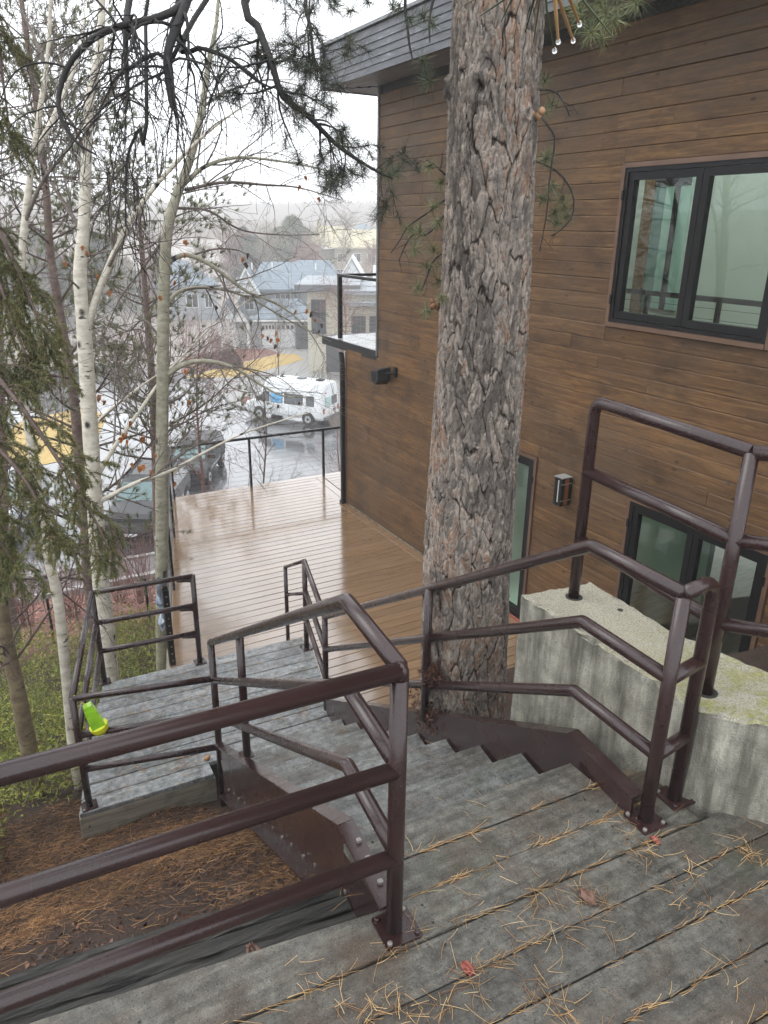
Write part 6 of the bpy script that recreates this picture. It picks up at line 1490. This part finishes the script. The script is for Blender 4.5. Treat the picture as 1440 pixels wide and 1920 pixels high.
# ================================================================== DISTANT AND GARDEN PLANTS
def shrub(name, label, cat, o, hgt, spread, n1_, mat, r0=.02, group=None, droop=0., lv=(5, 3), trunk=False, wd=1.):
    t = Thing(name, label, cat, o, group=group)
    o = np.array(o)
    if trunk:
        P = resamp([o+np.array([0, 0, -.2]), o+np.array([.02, 0, hgt*.4]), o+np.array([.1*RNG.normal(), .1*RNG.normal(), hgt*.75]), o+np.array([.2*RNG.normal(), .2*RNG.normal(), hgt])], 20)[None]; R = np.linspace(r0, r0*.2, 20)[None]
        part(t, 'trunk', tubes(P, R, 7), mat, smooth=True)
        Q1, q1 = grow(P, R, n1_, spread, 8, (25, 55), droop=droop, wig=.08, rr=.6, t0=.2, up=.25, rmin=.004*wd)
    else:
        a = RNG.uniform(0, 2*pi, n1_); e = RNG.uniform(.1, 1., n1_)*spread
        base = o+np.stack([.1*spread*np.cos(a), .1*spread*np.sin(a), np.full(n1_, -.1)], -1); tip = o+np.stack([e*np.cos(a), e*np.sin(a), hgt*RNG.uniform(.55, 1., n1_)], -1)
        s_ = np.linspace(0, 1, 8)[None, :, None]; Q1 = base[:, None]*(1-s_)+tip[:, None]*s_; Q1[..., :2] += (s_*(1-s_)*-.25*spread)*np.stack([np.cos(a), np.sin(a)], -1)[:, None]; Q1 += RNG.normal(0, .012*hgt, Q1.shape)
        q1 = np.linspace(r0, r0*.35, 8)[None]*np.ones((n1_, 1))
    Q2, q2 = grow(Q1, q1, lv[0], hgt*.28, 6, (20, 55), droop=droop, wig=.10, rr=.6, t0=.2, up=.1, rmin=.0035*wd)
    Q3, q3 = grow(Q2, q2, lv[1], hgt*.13, 4, (20, 55), droop=droop, wig=.12, rr=.7, t0=.2, rmin=.003*wd)
    part(t, 'branches', join(tubes(Q1, q1, 4), tubes(Q2, q2, 3), tubes(Q3, q3, 3)), mat, kind='stuff')
    return t, Q3, Q2
G = 'bare garden shrubs below the deck'
def on(px_, py_, z): p = atz(px_, py_, z); return (p[0], p[1], z)
tA1 = aty(378, 900, 16.5); shrub('bare_tree', 'bare young tree with reddish buds just beyond the deck rail, left', 'tree', (tA1[0], 16.5, float(gz(0, 16.5))), 6.2, 1.4, 18, M_RTWIG, .045, G, 0, (4, 3), True, .6)
tA1 = aty(488, 890, 15.5); shrub('bare_tree', 'small pale barked bare tree rising beyond the middle rail post of the deck', 'tree', (tA1[0], 15.5, float(gz(0, 15.5))), 4.6, 1.2, 18, M_GTWIG, .035, G, 0, (4, 3), True, .6)
tA1 = aty(640, 860, 16.5); shrub('bare_tree', 'thin bare shrub beyond the deck rail close to the downpipe', 'shrub', (tA1[0], 16.5, float(gz(0, 16.5))), 4.2, 1.3, 16, M_RTWIG, .02, G, 0, (4, 3), True, .6)
tA1 = aty(425, 950, 14.); shrub('bare_shrub', 'twiggy reddish shrub below the far left deck corner', 'shrub', (tA1[0], 14., float(gz(0, 14))), 3.0, 1.3, 16, M_RTWIG, .012, G, 0, (4, 3), False, .6)
for (x_, Y, hh, lab) in ((262, 15.5, 2.0, 'red stemmed shrub in front of the black car'), (215, 17, 1.6, 'small red twig shrub by the kerb left of the white aspen'), (120, 16, 1.8, 'red twig shrub behind the leaning birch'), (30, 16, 2., 'red twig shrub at the far left of the mulch bed')):
    p = aty(x_, 1050, Y); shrub('bare_shrub', lab, 'shrub', (p[0], Y, float(gz(0, Y))), hh, .9, 22, M_RTWIG, .010, 'red twig shrubs in the mulch bed', 0, (5, 3), False, .7)
p = on(648, 720, ZS); shrub('bare_tree', 'pale bare tree in front of the beige house', 'tree', p, 6.5, 2.0, 26, M_RTWIG, .07, None, 0, (6, 3), True, 2.)
p = on(560, 745, ZS); shrub('bare_tree', 'slim bare street tree behind the white van', 'tree', (p[0]+1, p[1]+6, ZS), 5.0, 1.4, 22, M_GTWIG, .06, None, 0, (5, 3), True, 1.8)
# burgundy rounded shrub on the lawn
p = atz(425, 688, ZS); bs = Thing('round_shrub', 'rounded burgundy shrub at the left end of the yellow lawn strip', 'shrub', p)
M_BURG = leafy('burgundy_leaves', [(0., (.05, .015, .018)), (.6, (.13, .045, .045)), (1., (.22, .10, .09))])
def blob(o, rx, ry, rz, n, ln, wd, seedy=None):
    v = unit_rows(RNG.normal(0, 1, (n, 3))); v[:, 2] = np.abs(v[:, 2]); rr_ = RNG.uniform(.6, 1.05, (n, 1))*(1+.12*np.sin(v[:, :1]*5)+.1*np.sin(v[:, 1:2]*7))
    C = np.array(o)+v*rr_*np.array([rx, ry, rz]); return needles(C, unit_rows(v+RNG.normal(0, .6, v.shape)), 2, ln, .5, wd)
part(bs, 'foliage', blob(p, 1.35, 1.2, 1.25, 3200, .16, .035), M_BURG, kind='stuff')
# conifers and bare trees beyond the houses
def conifer(label, px_, s_, top_px, width, mat, seed, name='conifer', gname='hazy trees beyond the slate roofed house'):
    d = unit([*(ray(px_, 430)[:2]), 0]); o = CAM*0+d*s_; o[2] = float(terr(o[0], o[1])); 
    dep = s_*.94; top = CAM[2]+( -(top_px-(418+.0126*px_)) )*dep/FPX*1.0
    hgt = max(3., top-o[2]); t = Thing(name, label, 'tree', o, group=gname)
    P = np.array([[o+np.array([0, 0, -1]), o+np.array([0, 0, hgt*.5]), o+np.array([0, 0, hgt*.97])]]); part(t, 'trunk', tubes(P, np.array([[.35, .2, .04]]), 7), M_PTRUNK)
    n = 2600; hh = RNG.random(n)**.8; rad = width*(1-hh)**.75*(1+.25*np.sin(hh*25+seed))*np.sqrt(RNG.random(n)); a = RNG.uniform(0, 2*pi, n); lob = 1+.25*np.sin(a*3+seed+hh*9)
    C = o+np.stack([rad*lob*np.cos(a), rad*lob*np.sin(a), hgt*(.10+.9*hh)], -1); part(t, 'foliage', needles(C, unit_rows(np.stack([np.cos(a), np.sin(a), np.full(n, .3)], -1)), 4, width*.17, .7, width*.016), mat, kind='stuff')
for i, (px_, s_, tp, wd_, lab) in enumerate(((455, 112, 430, 4.2, 'dark hazy conifer above the left white gable'), (478, 118, 445, 3.6, 'second hazy conifer above the left white gable, lower'), (548, 125, 412, 6.0, 'largest hazy conifer above the slate roof'), (520, 130, 430, 4.0, 'hazy conifer left of the largest one'), (300, 95, 470, 4.5, 'green grey conifer behind the olive aspen'), (180, 100, 440, 5.5, 'conifer behind the white forked aspen'), (60, 90, 430, 5.5, 'conifer at the far left of the far tree line'))):
    conifer(lab, px_, s_, tp, wd_, M_NEEDLEL if i in (2, 3) else M_NEEDLE, i)
M_FTW = bark('far_red_twigs', (.20, .12, .10), (.34, .22, .19), 6); M_FTG = bark('far_grey_twigs', (.20, .165, .13), (.34, .29, .23), 6)  # hillside grey is paled, so part of the fog's fade sits in the colour
labs = ['bare tree above the left end of the slate roof', 'bare tree above the middle of the slate roof', 'bare tree by the far tan house, left', 'reddish bare tree below the far tan house', 'bare tree in front of the far tan house', 'bare hazy tree left of the conifers', 'bare hazy tree behind the olive aspen', 'bare hazy tree between the two aspens', 'bare hazy tree behind the white aspen', 'bare hazy tree left of the white aspen', 'bare hazy tree at the left edge', 'small bare tree right of the porch gable', 'reddish thicket left of the porch', 'reddish thicket behind the olive aspen', 'reddish thicket behind the burgundy shrub','second reddish thicket between the aspens', 'grey thicket low between the aspens', 'reddish tree beside the balcony post, hazy']
pos_ = [(500, 96, 455), (560, 98, 468), (600, 104, 455), (575, 92, 480), (650, 112, 425), (425, 100, 440), (370, 92, 470), (270, 88, 470), (215, 82, 500), (130, 90, 480), (40, 84, 470), (480, 88, 520), (395, 68, 600), (330, 72, 560), (365, 62, 640), (240, 66, 590), (190, 64, 600), (700, 100, 470)]
for i, ((px_, s_, tp), lab) in enumerate(zip(pos_, labs)):
    d = unit([*(ray(px_, 430)[:2]), 0]); o = d*s_; o[2] = float(terr(o[0], o[1])); hgt = CAM[2]-(tp-(418+.0126*px_))*s_*.94/FPX-o[2]; hgt = max(hgt, 2.5)
    bushy = 'thicket' in lab
    shrub('bare_tree' if not bushy else 'thicket', lab, 'tree' if not bushy else 'thicket', o, hgt, hgt*(.33 if not bushy else .8), 22 if not bushy else 22, M_FTW if (i % 2 or bushy) else M_FTG, .12 if not bushy else .03, 'bare trees beyond the street', 0, (6, 4) if not bushy else (4, 3), not bushy, 5. if not bushy else 3.)
# wooded hillside fading in the fog
N = 5200; s_ = RNG.uniform(190, 430, N); a = RNG.uniform(-.55, .75, N); d = np.stack([np.sin(a), np.cos(a)], -1)
base2 = d*s_[:, None]; z_ = terr(base2[:, 0], base2[:, 1]); hh = RNG.uniform(2, 5.5, N)
C = np.stack([base2[:, 0], base2[:, 1], z_], -1)
cc2 = np.repeat(C, 6, 0); off = RNG.normal(0, 1.4, cc2.shape); off[:, 2] = 0; cc2 = cc2+off; hr = np.repeat(hh, 6)
V = np.stack([cc2+np.array([-.9, 0, 0]), cc2+np.array([.9, 0, 0]), cc2+np.stack([RNG.normal(0, .4, len(cc2)), RNG.normal(0, .4, len(cc2)), hr*RNG.uniform(.6, 1., len(cc2))], -1)], 1).reshape(-1, 3)
single('wooded_hillside', (V, np.arange(len(V)).reshape(-1, 3)), M_FTG, 'far wooded hillside fading into the fog behind the houses', 'wood', kind='stuff')

# ================================================================== FOG
hz = box(-260, -40, -8.5, 520, 560, 32)
k = bpy.data.materials.new('fog'); k.use_nodes = True; nt = k.node_tree; nt.nodes.clear()
o_ = nt.nodes.new('ShaderNodeOutputMaterial'); v_ = nt.nodes.new('ShaderNodeVolumePrincipled'); v_.inputs['Color'].default_value = (.97, .98, 1, 1); v_.inputs['Density'].default_value = .0024
v_.inputs['Anisotropy'].default_value = .0
nt.links.new(v_.outputs[0], o_.inputs['Volume'])
single('haze', hz, k, kind='stuff')
